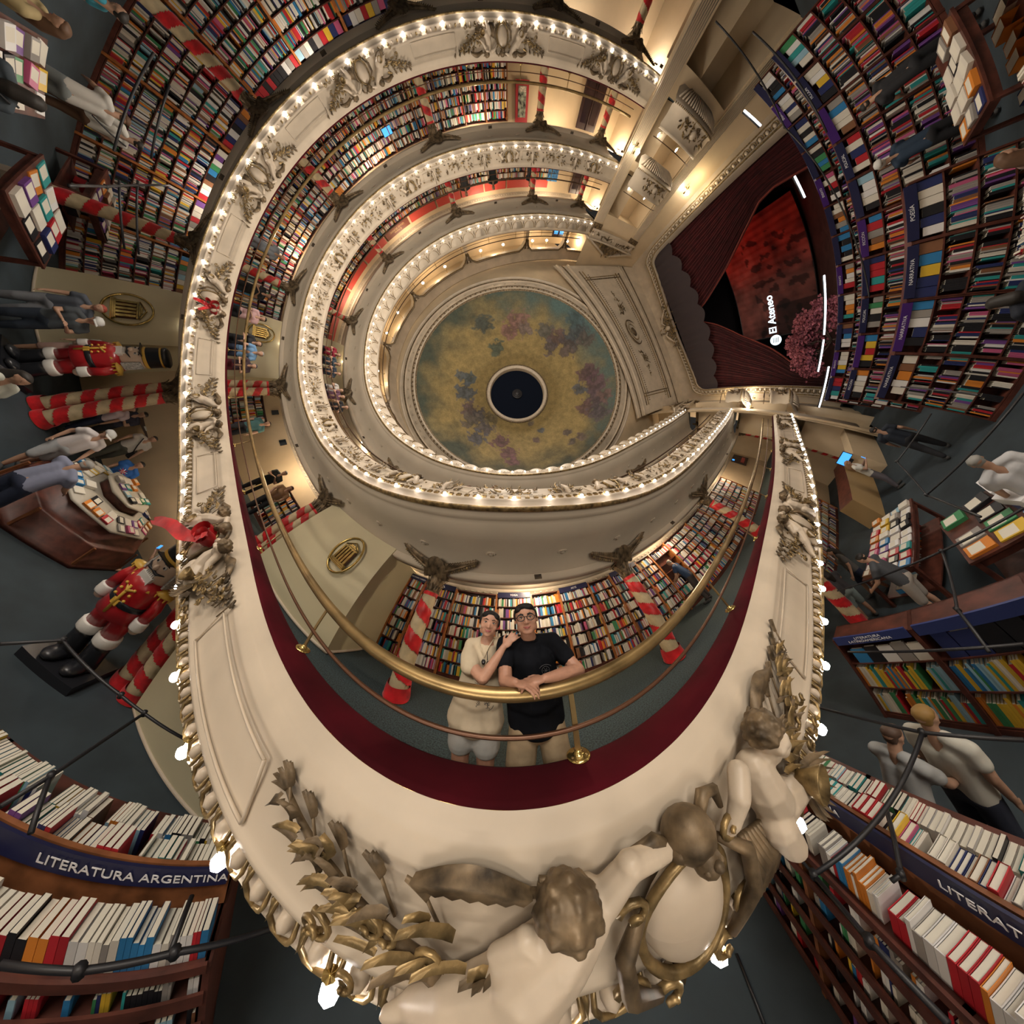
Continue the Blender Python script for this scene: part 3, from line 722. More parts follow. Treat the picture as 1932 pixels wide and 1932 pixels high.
# ------------------------------------------------------------------ proscenium, side boxes, stage
def tube_th(mb, pts, r, m, seg=6): mb.tube([th(*p) for p in pts], r, m, seg=seg)
TP = 20.0; NL, NR = 12.2, 0.1
def arch_pts(dn=0, dt=0, n=30, z0=-3.0):      # opening outline (n, z), offset outward by dn
    pts = [(NL+dn, z0)]
    pts += [(NL+dn, z) for z in np.linspace(z0+.5, 5.3, 14)]
    c = .9
    for a in np.linspace(0, 1, 7)[1:]:
        t = a*math.pi/2; pts.append((NL + dn - c*(1-math.cos(t)), 5.3 + (c+dn*.8)*math.sin(t)))
    for u in np.linspace(0, 1, 18)[1:-1]:
        nn = (NL-c+dn) + (NR+c-dn - NL + c - dn)*u; pts.append((nn, 5.3+c+dn*.8 + .75*math.sin(math.pi*u)))
    for a in np.linspace(1, 0, 7)[:-1]:
        t = a*math.pi/2; pts.append((NR - dn + c*(1-math.cos(t)), 5.3 + (c+dn*.8)*math.sin(t)))
    pts += [(NR-dn, z) for z in np.linspace(5.3, z0+.5, 14)]
    pts.append((NR-dn, z0)); return pts
mb = MB()
rings = [(0, TP+.5), (0, TP), (.08, TP-.10), (.12, TP-.06), (.40, TP-.06), (.46, TP-.14), (.55, TP-.16), (.60, TP-.05), (.62, TP+.02), (1.15, TP+.02), (2.6, TP+.03)]
OUT = [arch_pts(d) for d, t in rings]
mb.grid([[th(rings[i][1], *OUT[i][k]) for i in range(len(rings))] for k in range(len(OUT[0]))], CREAM, flip=False)
mb.build('wall_proscenium', kind='structure', label='cream plaster surround of the stage opening')
# gilded egg moulding along the frame, one piece at a time
fr = empty('stage_surround', th(TP, 6.2, -3), label='gilded egg and leaf moulding running around the stage opening', cat='moulding')
c0 = th(TP, 6.2, -3)
mb = MB(); mb.tube([th(TP-.12, *p) - c0 for p in arch_pts(.50)], .05, GILT, seg=6); mb.tube([th(TP-.10, *p) - c0 for p in arch_pts(.07)], .04, GILT, seg=6); mb.build('gilt_rail', fr)
pl_ = [Vector((0, n, z)) for n, z in arch_pts(.26)]; L = [0]
for a, b in zip(pl_[:-1], pl_[1:]): L.append(L[-1] + (b-a).length)
eg = MB(); eg.ball((0, 0, 0), (.075, .06, .10), PUTTO, u=8, vv=6); eg.tube([(-.11, 0, .08), (-.11, .03, -.08), (0, .03, -.14), (.11, .03, -.08), (.11, 0, .08)], .022, GILT, seg=5); EGF = eg.mesh('egg')
q = 0
for d in np.arange(.15, L[-1], .30):
    y = np.interp(d, L, [p.y for p in pl_]); z = np.interp(d, L, [p.z for p in pl_]); y2 = np.interp(d+.05, L, [p.y for p in pl_]); z2 = np.interp(d+.05, L, [p.z for p in pl_])
    ang = math.atan2(z2-z, y2-y)
    inst(EGF, 'frame_egg', th(TP-.10, y, z) - c0, (0, 0, 0), (1, 1, 1), fr).matrix_local = Matrix.Translation(th(TP-.10, y, z)-c0) @ Matrix.Rotation(AXR+math.pi, 4, 'Z') @ Matrix.Rotation(math.pi-ang if True else 0, 4, 'Y')
# cartouche over the stage
mb = MB(); r = random.Random(9); a3 = Vector((-AX[0], -AX[1], 0)); n3 = Vector((NX[0], NX[1], 0))
for k in range(110):
    u = r.gauss(0, .8); v = r.gauss(0, .28)*(1-abs(u)/3.2)
    if abs(u) > 2.3: continue
    a = r.uniform(0, 6.28); relief_leaf(mb, th(TP-.2, 6.2+u, 7.35+v-.12*abs(u)), n3*math.cos(a)+Vector((0, 0, math.sin(a))), a3, r.uniform(.2, .4), .06, OLDGILT if k % 3 else GILT, bend=.35)
mb.lathe([(.22, 0), (.20, .08), (.05, .12)], PUTTO, M=Matrix.Translation(th(TP-.25, 6.2, 7.4)) @ (a3.to_track_quat('Z', 'Y')).to_matrix().to_4x4(), seg=20)
for sg in (-1, 1):
    mb.tube([th(TP-.35, 6.2+sg*.3, 7.5), th(TP-.4, 6.2+sg*.6, 7.7), th(TP-.4, 6.2+sg*1.0, 7.5), th(TP-.35, 6.2+sg*1.5, 7.1)], [.05, .10, .08, .03], PUTTO, seg=7)
mb.build('stage_cartouche', label='gilded cartouche with medallion above the centre of the stage opening', cat='ornament')
# cove between the stage frame and the dome, with mouldings, sprays and the big medallion
mb = MB()
def cove(T, n):                        # height of the cove
    u = max(0, (T-13.2)/(TP-13.2)); return 9.35 - 1.15*u**1.7 - .0105*(n-6.4)**2*(.4+u)
def nspan(T):
    u = (T-13.0)/(TP-13.0); return -1.3 + u*.5, 14.5 - u*1.5
Ts = np.linspace(12.6, TP+.05, 24)
P = []
for u in np.linspace(0, 1, 41):
    row = []
    for T in Ts:
        a, b = nspan(T); n = a + (b-a)*u; row.append(th(T, n, cove(T, n)))
    P.append(row)
mb.grid(P, CREAM)
for T, r_, m_ in ((12.9, .10, CREAM), (13.4, .06, OLDGILT), (13.9, .12, CREAM), (14.5, .05, OLDGILT), (14.8, .04, GILT), (17.9, .04, GILT), (18.2, .06, OLDGILT), (18.6, .09, CREAM), (19.0, .05, OLDGILT)):
    a, b = nspan(T); f = .8 if 14.4 < T < 18.3 else .0
    mb.tube([th(T + .35*math.sin(math.pi*u)*-1*(T-16.4)/3*0, a+f+(b-a-2*f)*u, cove(T, a+f+(b-a-2*f)*u)-.02) for u in np.linspace(0, 1, 41)], r_, m_, seg=6)
for T in (15.1, 17.6):
    a, b = nspan(T)
    for k in range(64): n = a+1.2+(b-a-2.4)*k/63; mb.ball(th(T, n, cove(T, n)-.03), (.05, .05, .04), OLDGILT, u=6, vv=4)
for sg in (-1, 1):
    for e in (1.0, 1.25): mb.tube([th(T, 6.5+sg*(6.55+.15*(15-T)/5-e+.5), cove(T, 6.5+sg*5.8)-.02) for T in np.linspace(14.6, 18.1, 10)], .045, GILT if e == 1.0 else OLDGILT, seg=5)
mb.build('ceiling', kind='structure', label='cream cove with gilded mouldings in front of the stage')
mb = MB(); zc = cove(16.35, 6.5)
for rr, m_, w_ in ((.95, OLDGILT, .05), (.80, PUTTO, .03), (.62, GILT, .03), (.3, OLDGILT, .05)):
    mb.tube([th(16.35+rr*.95*math.cos(a), 6.5+rr*1.25*math.sin(a), zc-.06-.02*rr) for a in np.linspace(0, 2*math.pi, 41)[:-1]], w_, m_, seg=6, closed=True)
for k in range(36):
    a = 2*math.pi*k/36; mb.tube([th(16.35+r2*.95*math.cos(a), 6.5+r2*1.25*math.sin(a), zc-.06) for r2 in (.36, .58)], .02, CREAM, seg=5)
mb.ball(th(16.35, 6.5, zc-.08), (.3, .3, .12), OLDGILT)
mb.build('ceiling_medallion', label='round plaster medallion on the cove above the stage', cat='medallion')
for sg, wh in ((-1, 'right of the medallion'), (1, 'left of the medallion')):
    mb = MB(); r = random.Random(3)
    for k in range(46):
        t = r.random(); n = 6.5 + sg*(1.7 + 2.6*t); T = 16.35 + r.gauss(0, .22)*(1.1-t); a = r.uniform(-1.2, 1.2)
        relief_leaf(mb, th(T, n, cove(T, n)-.03), n3*sg*math.cos(a)+Vector((AX[0], AX[1], 0))*math.sin(a), Vector((0, 0, -1)), r.uniform(.2, .42)*(1.15-t), .06, OLDGILT if k % 2 else GILT, bend=.25)
    mb.build('gilded_spray', label='gilded leaf spray on the cove above the stage, %s' % wh, cat='ornament')
# splayed side walls with three levels of boxes
WU0, WU1 = (15.0, 14.55), (20.0, 13.1); WL0, WL1 = (15.0, -1.35), (20.0, -.85)
def side_wall(A, B, sg, nm):
    A = Vector(A); B = Vector(B); d = (B-A).normalized(); L = (B-A).length
    nrm = Vector((-d.y, d.x))*(-sg)            # towards the hall
    def W(u, o, z): p = A + d*u + nrm*o; return th(p.x, p.y, z)
    e0 = W(1, 0, 0) - W(0, 0, 0); rz = math.atan2(e0.y, e0.x)
    mb = MB(); m_ = CREAM2
    def face(u0, u1, z0, z1, o=0): mb.add([W(u0, o, z0), W(u1, o, z0), W(u1, o, z1), W(u0, o, z1)], [(0, 1, 2, 3)], m_)
    levels = [(GZ, GZ+2.7), (FL[0]+.0, 2.35), (FL[1]-.25, 5.1)]
    ua, ub = .75, 3.35
    face(0, ua, GZ, 9.3); face(ub, L+.3, GZ, 9.3)
    zz = [GZ] + [z for l in levels for z in l] + [9.3]
    for k in range(1, len(zz)-1, 2): pass
    face(ua, ub, levels[0][1], levels[1][0]); face(ua, ub, levels[1][1], levels[2][0]); face(ua, ub, levels[2][1], 9.3)
    for z0, z1 in levels:                      # recesses
        for u in (ua, ub): mb.add([W(u, 0, z0), W(u, -1.5, z0), W(u, -1.5, z1), W(u, 0, z1)], [(0, 1, 2, 3)], m_)
        mb.add([W(ua, -1.5, z0), W(ub, -1.5, z0), W(ub, -1.5, z1), W(ua, -1.5, z1)], [(0, 1, 2, 3)], m_)
        mb.add([W(ua, 0, z1), W(ub, 0, z1), W(ub, -1.5, z1), W(ua, -1.5, z1)], [(0, 1, 2, 3)], m_)
        mb.add([W(ua, 0, z0), W(ub, 0, z0), W(ub, -1.5, z0), W(ua, -1.5, z0)], [(0, 1, 2, 3)], CARPET)
    mb.build('wall_side_%s' % ('left' if sg > 0 else 'right'), kind='structure', label='splayed wall with boxes %s' % nm)
    for u, w_, pn in ((.36, .62, 'nearer the balconies'), (3.72, .62, 'nearer the stage')):
        root = empty('fluted_pilaster', W(u, 0, GZ), rz, label='cream fluted pilaster %s, %s' % (nm, pn), cat='pilaster'); q = MB(); z1 = 5.75 - GZ
        q.box((0, 0, z1/2), (w_, .16, z1), CREAM2)
        for k in range(7): q.tube([(-w_*.38 + k*w_*.76/6, -.08*sg*0 - .085, .8), (-w_*.38 + k*w_*.76/6, -.085, z1-.1)], .022, CREAM, seg=6)
        for k in range(7): q.tube([(-w_*.38 + k*w_*.76/6, .085, .8), (-w_*.38 + k*w_*.76/6, .085, z1-.1)], .022, CREAM, seg=6)
        q.build('shaft', root); q = MB(); r = random.Random(2)
        q.box((0, 0, z1+.35), (w_+.08, .26, .7), OLDGILT)
        for k in range(16): 
            for sy in (-1, 1): relief_leaf(q, Vector((r.uniform(-.3, .3), sy*.13, z1+r.uniform(0, .5))), Vector((r.uniform(-.5, .5), 0, 1)), Vector((0, sy, 0)), .25, .06, OLDGILT if k % 2 else GILT)
        q.build('capital', root)
    for i, zt, bs in ((0, -.02, 1.0), (1, 2.42, 1.0)):
        root = empty('theatre_box', W(2.05, 0, zt), 0, label='bowed %s box front with gilded relief %s' % (('lower', 'upper')[i], nm), cat='balcony'); q = MB(); P = []; inv = -W(2.05, 0, zt)
        for t in np.linspace(-1, 1, 21):
            o = .12 + .85*math.sqrt(max(0, 1-t*t*.86)); row = []
            for k, (do, z) in enumerate(((-.12, .95), (-.02, .95), (.0, .92), (.0, .85), (-.05, .80), (.02, .45), (.0, .15), (.06, .10), (.08, .02), (.02, -.05), (-.08, -.12), (-.35, -.38), (-.7, -.52))):
                oo = max(.02, o*(1 if z > -.1 else 1+do*.8) + do); row.append(W(2.05+t*1.28*(1 if z > -.1 else 1+do*.35), oo, zt+z) + inv)
            P.append(row)
        q.grid(P, CREAM); q.build('box_front', root); q = MB()
        rm = Matrix.Rotation(-rz, 4, 'Z')
        for t in np.linspace(-.98, .98, 40): q.ball(W(2.05+t*1.28, .22+.85*math.sqrt(max(0, 1-t*t*.86)), zt+.05) + inv, (.025, .025, .04), GILT, u=6, vv=4)
        r = random.Random(8+i)
        for k in range(54):
            t = r.uniform(-.6, .6); o = .12 + .85*math.sqrt(1-t*t*.86); z = r.uniform(.18, .62); a = r.uniform(0, 6.28)
            relief_leaf(q, W(2.05+t*1.28, o+.01, zt+z) + inv, (W(1, 0, 0)-W(0, 0, 0))*math.cos(a)+Vector((0, 0, math.sin(a))), W(0, 1, 0)-W(0, 0, 0), .2, .045, OLDGILT if k % 2 else GILT, bend=.35)
        q.ball(W(2.05, 1.04, zt+.42) + inv, (.13, .13, .17), PUTTO)
        q.build('gilded_relief', root); q = MB()
        for k in range(22):
            t = -.95 + 1.9*k/21; o = .12 + .85*math.sqrt(1-t*t*.86)
            q.tube([W(2.05+t*1.25, o-.02, zt-.14)+inv, W(2.05+t*1.0, o*.68, zt-.40)+inv, W(2.05+t*.7, o*.35, zt-.52)+inv], .035, PUTTO, seg=5)
        q.build('fluted_underside', root); q = MB()
        q.tube([W(2.05+t*1.28, .85*math.sqrt(max(0, 1-t*t*.86))+.06, zt+1.25)+inv for t in np.linspace(-1, 1, 15)], .022, mat('dark_bronze', (.1, .06, .035)), seg=6); q.build('handrail', root)
        for u in (1.45, 2.75):
            l = empty('candle_lamp', W(u, -.35, zt+1.0), rz, label='small wall lamp in the %s box %s' % (('lower', 'upper')[i], nm), cat='lamp', group='lamps in the boxes'); q = MB(); q.ball((0, 0, .1), (.04, .04, .09), SPOT, u=8, vv=6); q.build('flame_bulb', l)
            q = MB(); q.tube([(0, 0, 0), (0, .1, -.05), (0, .18, 0)], .012, BRASS); q.build('arm', l)
        light('box_lamp', 'POINT', W(2.05, -.4, zt+1.9), 14, (1, .82, .6), .08)
        q = MB(); q.lathe([(.01, 0), (.30, .01), (.30, .03), (.01, .04)], mat('dark_mirror', (.03, .045, .05), .08, metal=.6), M=Matrix.Translation(W(1.6, -1.44, zt+1.6)) @ Matrix.Rotation(rz, 4, 'Z') @ Matrix.Rotation(math.pi/2, 4, 'X') @ Matrix.Diagonal((1, 2.1, 1, 1)), seg=24)
        q.build('oval_mirror', label='dark oval mirror inside the %s box %s' % (('lower', 'upper')[i], nm), cat='mirror')
    # round-headed niche moulding, entablature and broken pediment
    q = MB(); root = empty('pediment', W(2.05, 0, 5.6), rz, label='broken pediment with gilded shell above the boxes %s' % nm, cat='pediment'); inv = -W(2.05, 0, 5.6)
    q.box((0, 0, .55), (3.9, .5, .12), CREAM); q.box((0, 0, .85), (3.9, .35, .5), CREAM); q.box((0, 0, 1.15), (4.2, .7, .12), CREAM)
    for sx in (-1, 1): q.box((sx*1.25, 0, 1.55), (1.9, .6, .12), CREAM, M=Matrix.Translation((sx*1.15, 0, 1.55)) @ Matrix.Rotation(sx*R_(24), 4, 'Y') @ Matrix.Translation((-sx*1.25, 0, -1.55)))
    q.build('cornice', root); q = MB(); r = random.Random(12)
    for k in range(70):
        x = r.gauss(0, .55); z = 1.25 + abs(r.gauss(0, .38))*(1.2-abs(x)); a = r.uniform(0, 6.28)
        for sy in (-1, 1): relief_leaf(q, Vector((x, sy*.22, z)), Vector((math.cos(a), 0, math.sin(a))), Vector((0, sy, 0)), .3, .06, OLDGILT if k % 3 else GILT)
    for k in range(26):
        x = r.uniform(-1.7, 1.7); a = r.uniform(0, 6.28)
        for sy in (-1, 1): relief_leaf(q, Vector((x, sy*.2, .85)), Vector((math.cos(a), 0, math.sin(a)*.5)), Vector((0, sy, 0)), .26, .05, OLDGILT)
    for x in (-1.75, 0, 1.75): q.ball((x, 0, .85), (.12, .3, .16), PUTTO)
    q.build('gilded_shell', root)
    # sconces
    for u, zc_ in ((.36, 1.9), (4.45, 1.9)):
        root = empty('wall_sconce', W(u, .18, zc_), rz, label='brass sconce with lit candle bulbs %s, %s' % (nm, 'nearer the balconies' if u < 1 else 'nearer the stage'), cat='lamp'); q = MB(); b = MB()
        q.lathe([(.05, -.2), (.03, 0), (.05, .25)], BRASS, seg=10)
        for k in range(5):
            a = k*math.pi/4; x, y = .26*math.cos(a), .26*math.sin(a)*(-1 if sg > 0 else -1)
            for ss in (1,): q.tube([(0, 0, 0), (x*.6, y*.6, -.08), (x, y, .02)], .014, BRASS, seg=5); b.ball((x, y, .10), (.04, .04, .08), BULB, u=7, vv=5)
        q.build('bracket', root); b.build('candle_bulb', root)
        light('sconce_light', 'POINT', W(u, .75, zc_), 30, (1, .85, .62), .12)
side_wall(WU0, WU1, 1, 'left of the stage')
side_wall(WL0, WL1, -1, 'right of the stage')
# bright wash light on the band beside the frame
light('wash', 'POINT', th(19.3, 12.75, 1.2), 26, (1, .78, .45), .1)
light('wash', 'POINT', th(19.3, -.45, 3.6), 22, (1, .78, .45), .1)

# stage house
mb = MB(); SZ = -2.45
mb.add([th(19.4, -.5, SZ), th(30, -2, SZ), th(30, 15, SZ), th(19.4, 13, SZ)], [(0, 1, 2, 3)], mat('stage_boards', (.05, .022, .018), .5, noise_scale=3, noise_amt=.3))
mb.add([th(19.4, -.5, SZ), th(19.4, 13, SZ), th(19.4, 13, GZ), th(19.4, -.5, GZ)], [(0, 1, 2, 3)], WOOD)
mb.build('floor', kind='structure', label='dark stage floor behind the curtain')
mb = MB()
for q_ in ([(30, -2), (30, 15)], [(20.6, -2.2), (30, -2.2)], [(20.6, 14.5), (30, 14.5)]):
    (a, b), (c, d) = q_; mb.add([th(a, b, GZ), th(c, d, GZ), th(c, d, 10), th(a, b, 10)], [(0, 1, 2, 3)], DARK)
mb.add([th(20.6, -2.2, 10), th(30, -2.2, 10), th(30, 14.5, 10), th(20.6, 14.5, 10)], [(0, 1, 2, 3)], DARK)
mb.build('wall_stage', kind='structure', label='black stage house walls')
def curtain(edge, outer, lab, k_=1):
    """edge: inner edge points (n, z) from top to bottom; outer: n at the side"""
    mb = MB(); P = []; N = 150
    E = np.array(edge); zz = np.linspace(E[0, 1], SZ+.02, 40)
    for j in range(N+1):
        row = []
        for z in zz:
            ni = np.interp(-z, -E[:, 1], E[:, 0]); n = ni + (outer-ni)*j/N
            sp = abs(outer-ni); fold = .10*math.sin(j*1.05 + .6*math.sin(j*.21))*(.5+.5*min(1, sp/5)) + .05*math.sin(j*.37+z)
            row.append(th(20.75+fold+.02*math.sin(z*2+j*.1), n, z))
        P.append(row)
    mb.grid(P, mat('stage_curtain_velvet', (.07, .005, .007), .85, sheen=.08, noise_scale=3, noise_amt=.25))
    mb.tube([th(20.6, np.interp(-z, -E[:, 1], E[:, 0]), z) for z in zz], .05, mat('curtain_hem', (.16, .02, .012), .7), seg=6)
    return mb.build('stage_curtain', label=lab, cat='curtain')
curtain([(6.3, 5.3), (6.9, 4.2), (8.2, 2.4), (9.5, .9), (10.45, -.3), (10.6, -1.0), (10.4, SZ)], 12.6, 'dark red stage curtain drawn to the left side of the stage')
curtain([(5.9, 5.3), (5.0, 4.0), (3.7, 2.6), (2.4, .8), (1.35, -.4), (1.2, -1.0), (1.1, SZ)], -.4, 'dark red stage curtain drawn to the right side of the stage')
mb = MB(); P = []
for j in range(181):
    n = -.3 + 13*j/180; sc = abs(math.sin(j*math.pi/20)); drop = 1.25 + .28*sc; zt = 5.35 + .9*min(1, (6.4-abs(n-6.2))/.9)*.9 + .75*max(0, math.sin(math.pi*(n-.1)/12.1))*.8
    P.append([th(20.25+.05*math.sin(j*.7)*(1-k/6)+.06*sc*k/6, n, zt - (zt-(4.75-.28*sc*1))*k/6) for k in range(7)])
mb.grid(P, mat('scalloped_valance', (.045, .032, .036), .85)); mb.build('stage_valance', label='dark scalloped valance hanging under the stage arch', cat='curtain')
# painted backdrop, sign, blossoms
def backdrop():
    mb = MB(); nx, nz_ = 110, 60; v = []; c = []; f = []
    for i in range(nx+1):
        for k in range(nz_+1):
            u = i/nx; w_ = k/nz_; n = 4.0 + 8.6*u; z = SZ + .2 + 4.9*w_
            x = noise.fractal(Vector((u*6, w_*5, 3)), 1, 2, 5); y = noise.noise(Vector((u*14, w_*12, 7)))
            red = max(0, min(1, (u-.45)*3)); tree = 1 if (y > .18 and w_ < .72 and u < .85) else 0
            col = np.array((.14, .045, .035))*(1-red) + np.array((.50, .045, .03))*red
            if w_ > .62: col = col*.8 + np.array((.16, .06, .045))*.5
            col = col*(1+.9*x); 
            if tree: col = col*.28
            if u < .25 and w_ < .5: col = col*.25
            v.append(th(26+.02*math.sin(i), n, z)); c.append(tuple(np.clip(col, 0, 1))+(1,))
    for i in range(nx):
        for k in range(nz_): a = i*(nz_+1)+k; f.append((a, a+nz_+1, a+nz_+2, a+1))
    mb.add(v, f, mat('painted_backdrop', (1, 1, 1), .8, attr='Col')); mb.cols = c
    # a thin canvas with its frame
    mb.box(th(26.06, 8.3, SZ+2.65), (.06, 8.7, 5.0), BLACK, rz=AXR+math.pi/2+math.pi/2+math.pi/2)
    return mb.build('painted_backdrop', label='reddish painted landscape backdrop at the back of the stage', cat='backdrop')
backdrop()
light('stage_red', 'SPOT', th(22.5, 10.5, 3.5), 95, (1, .16, .10), .2, rot=((th(26, 10, 0)-th(22.5, 10.5, 3.5)).to_track_quat('-Z', 'Y').to_euler()), spot=1.5)
light('stage_glow', 'POINT', th(23, 6.5, 2.2), 60, (1, .6, .5), .3)
def text_mesh(body, size, ext, m, align='CENTER', bold=0):
    cu = D.curves.new('txt', 'FONT'); cu.body = body; cu.size = size; cu.extrude = ext; cu.align_x = align; cu.align_y = 'CENTER'; cu.offset = bold; cu.resolution_u = 3
    o = D.objects.new('tmp', cu); COL.objects.link(o); dg = bpy.context.evaluated_depsgraph_get(); me = D.meshes.new_from_object(o.evaluated_get(dg)); D.objects.remove(o); me.materials.clear(); me.materials.append(m); return me
def place(o, X, Z, loc):               # local X along X, local Y along Z (text lies in XY)
    X = X.normalized(); Z = Z.normalized(); N = X.cross(Z); mm = Matrix.Identity(4)
    for i in range(3): mm[i][0] = X[i]; mm[i][1] = Z[i]; mm[i][2] = N[i]
    mm.translation = loc; o.matrix_world = mm; return o
GLOWS = mat('lit_sign', (.75, .92, 1), .5, emit=1.5)
root = empty('lit_stage_sign', th(23, 4.6, .5), label='glowing white El Ateneo sign with round logo on the stage', cat='sign')
tm = text_mesh('El Ateneo', .62, .02, GLOWS, bold=.012)
o = D.objects.new('lettering', tm); COL.objects.link(o)
place(o, Vector((NX[0], NX[1], 0)), Vector((0, 0, 1)), th(22.95, 4.95, .62)); mw = o.matrix_world.copy(); o.parent = root; o.matrix_parent_inverse = Matrix.Translation(-root.location); o.matrix_world = mw
q = MB(); Mx = Matrix.Translation(Vector((NX[0], NX[1], 0))*-1.35) @ (Vector((-AX[0], -AX[1], 0)).to_track_quat('Z', 'Y')).to_matrix().to_4x4()
q.lathe([(.34, 0), (.34, .03), (.01, .03)], GLOWS, M=Mx, seg=28)
for k in range(4): q.box((0, -.15+.1*k, .045), (.34, .035, .02), BLACK, M=Mx)
q.build('round_logo', root)
# cherry blossom
root = empty('cherry_blossom', th(17.9, 2.2, SZ), label='pink artificial cherry blossom tree at the front of the stage', cat='tree'); q = MB(); b = MB(); r = random.Random(5)
PINK = mat('pink_blossom', (.36, .10, .125), .7, noise_scale=20, noise_amt=.4)
def branch(p, d, ln, rad, dep):
    e = p + d*ln; q.tube([p, p+d*ln*.5+Vector((r.uniform(-.05, .05),)*3), e], [rad, rad*.8, rad*.55], mat('bark', (.05, .03, .02), .9), seg=5)
    if dep <= 2:
        for k in range(7):
            c = p + d*ln*r.uniform(.3, 1.1) + Vector([r.gauss(0, .14) for _ in range(3)])
            for m_ in range(3):
                a = Vector([r.gauss(0, 1) for _ in range(3)]).normalized(); s_ = a.orthogonal()*.055
                b.add([c+a*.02-s_, c+a*.09, c+a*.02+s_, c-a*.01], [(0, 1, 2, 3)], PINK)
    if dep:
        for k in range(3):
            nd = (d + Vector((r.gauss(0, .55), r.gauss(0, .55), r.gauss(0, .45)))).normalized(); branch(e, nd, ln*.74, rad*.6, dep-1)
branch(Vector((0, 0, 0)), Vector((0, 0, 1)), .9, .07, 0)
for k in range(5): branch(Vector((0, 0, .85)), Vector((NX[0]*(-1.3+.65*k), NX[1]*(-1.3+.65*k), .7)).normalized(), .58, .05, 4)
q.build('trunk', root); b.build('blossom', root, kind='stuff')
# strip lights in front of the stage and the hanging pipe frame
def strip(a, b, lab):
    a = Vector(a); b = Vector(b); root = empty('strip_light', a, label=lab, cat='lamp'); q = MB(); q.tube([(0, 0, 0), b-a], .03, TUBE, seg=8); q.build('tube', root); q = MB(); q.tube([(0, 0, .06), b-a+Vector((0, 0, .06))], .025, BLACK, seg=6); q.build('housing', root)
strip(th(16.8, 4.6, -1.18), th(16.8, 2.3, -1.12), 'thin white strip light left of the cherry blossom')
strip(th(16.8, 2.1, -1.12), th(16.8, .75, -1.06), 'thick white strip light in front of the cherry blossom')
strip(th(16.5, .95, -1.38), th(16.5, -.85, -1.40), 'strip light at the right end of the stage front')
strip(th(16.0, 11.3, -.94), th(16.0, 10.4, -1.0), 'short bright strip light at the left of the stage front')
strip(th(17.0, 8.6, -1.2), th(17.0, 7.7, -1.22), 'faint strip light below the left curtain')

# ------------------------------------------------------------------ books and bookcases
PAL = [((.70, .66, .58), 9, 'cream'), ((.74, .73, .72), 8, 'white'), ((.45, .02, .03), 4, 'red'), ((.02, .03, .12), 3, 'navy'), ((.012, .012, .016), 6, 'black'), ((.03, .20, .45), 3, 'blue'), ((.65, .22, .03), 3, 'orange'),
       ((.70, .45, .04), 2, 'yellow'), ((.05, .25, .10), 2, 'green'), ((.03, .30, .30), 1.5, 'teal'), ((.50, .10, .22), 1.5, 'pink'), ((.16, .06, .26), 1, 'purple'), ((.30, .28, .26), 3, 'grey'), ((.22, .10, .05), 2, 'brown'), ((.30, .50, .62), 1.5, 'pale blue')]
PW = [p[1] for p in PAL]
def shelf_row(r, w, hmin, hmax, tmin=.011, tmax=.032, dens=.96, pal=None):
    x = .004; out = []
    while x < w - tmax:
        c, _, nm = r.choices(PAL, PW)[0] if pal is None else r.choice(pal); run = r.choice((1, 1, 1, 2, 2, 3)); t = r.uniform(tmin, tmax); h = r.uniform(hmin, hmax)
        for _ in range(run):
            if x + t > w: break
            v = r.uniform(.8, 1.15); out.append((x, t*.94, h*r.uniform(.985, 1), tuple(min(1, q*v) for q in c), nm)); x += t
        if r.random() > dens: x += r.uniform(.03, .12)
    return out
def book_into(mb, M, x, t, h, d, z, c, y=-.015):
    P = [(x, y), (x+t, y), (x+t, y-d), (x, y-d)]
    v = [M @ Vector((a, b, z)) for a, b in P] + [M @ Vector((a, b, z+h)) for a, b in P]
    mb.add(v, [(0, 1, 5, 4)[::-1], (1, 2, 6, 5)[::-1], (3, 0, 4, 7)[::-1]], BOOKS, col=c)
    k = [M @ Vector((a + (t*.1 if a == x else -t*.1), b, z+h-.003)) for a, b in P]
    mb.add(k, [(0, 1, 2, 3)], BOOKS, col=(.66, .62, .52)); mb.add(v[4:], [(0, 1, 2, 3)], BOOKS, col=c) if t < .012 else None
bk = MB(); bk.box((.5, -.5, .5), (1, 1, 1), BOOKO); 
bk = MB()
bk.add([(0, 0, 0), (1, 0, 0), (1, -1, 0), (0, -1, 0), (0, 0, 1), (1, 0, 1), (1, -1, 1), (0, -1, 1), (.12, -.03, 1), (.88, -.03, 1), (.88, -1, 1), (.12, -1, 1), (.12, -.03, .975), (.88, -.03, .975), (.88, -1, .975), (.12, -1, .975)],
       [(0, 4, 5, 1), (1, 5, 6, 2), (3, 7, 4, 0), (0, 1, 2, 3), (4, 8, 9, 5), (4, 7, 11, 8), (5, 9, 10, 6), (2, 6, 10, 11, 7, 3)], BOOKO)
bk.add([(.12, -.03, .97), (.88, -.03, .97), (.88, -1.001, .97), (.12, -1.001, .97), (.12, -1.001, .02), (.88, -1.001, .02)], [(0, 1, 2, 3), (3, 2, 5, 4)], PAGES)
BKM = bk.mesh('book')
BUDGET = [230]
BCOUNT = {}
def nth(n): return '%d%s' % (n, 'th' if 10 <= n % 100 <= 20 else {1: 'st', 2: 'nd', 3: 'rd'}.get(n % 10, 'th'))
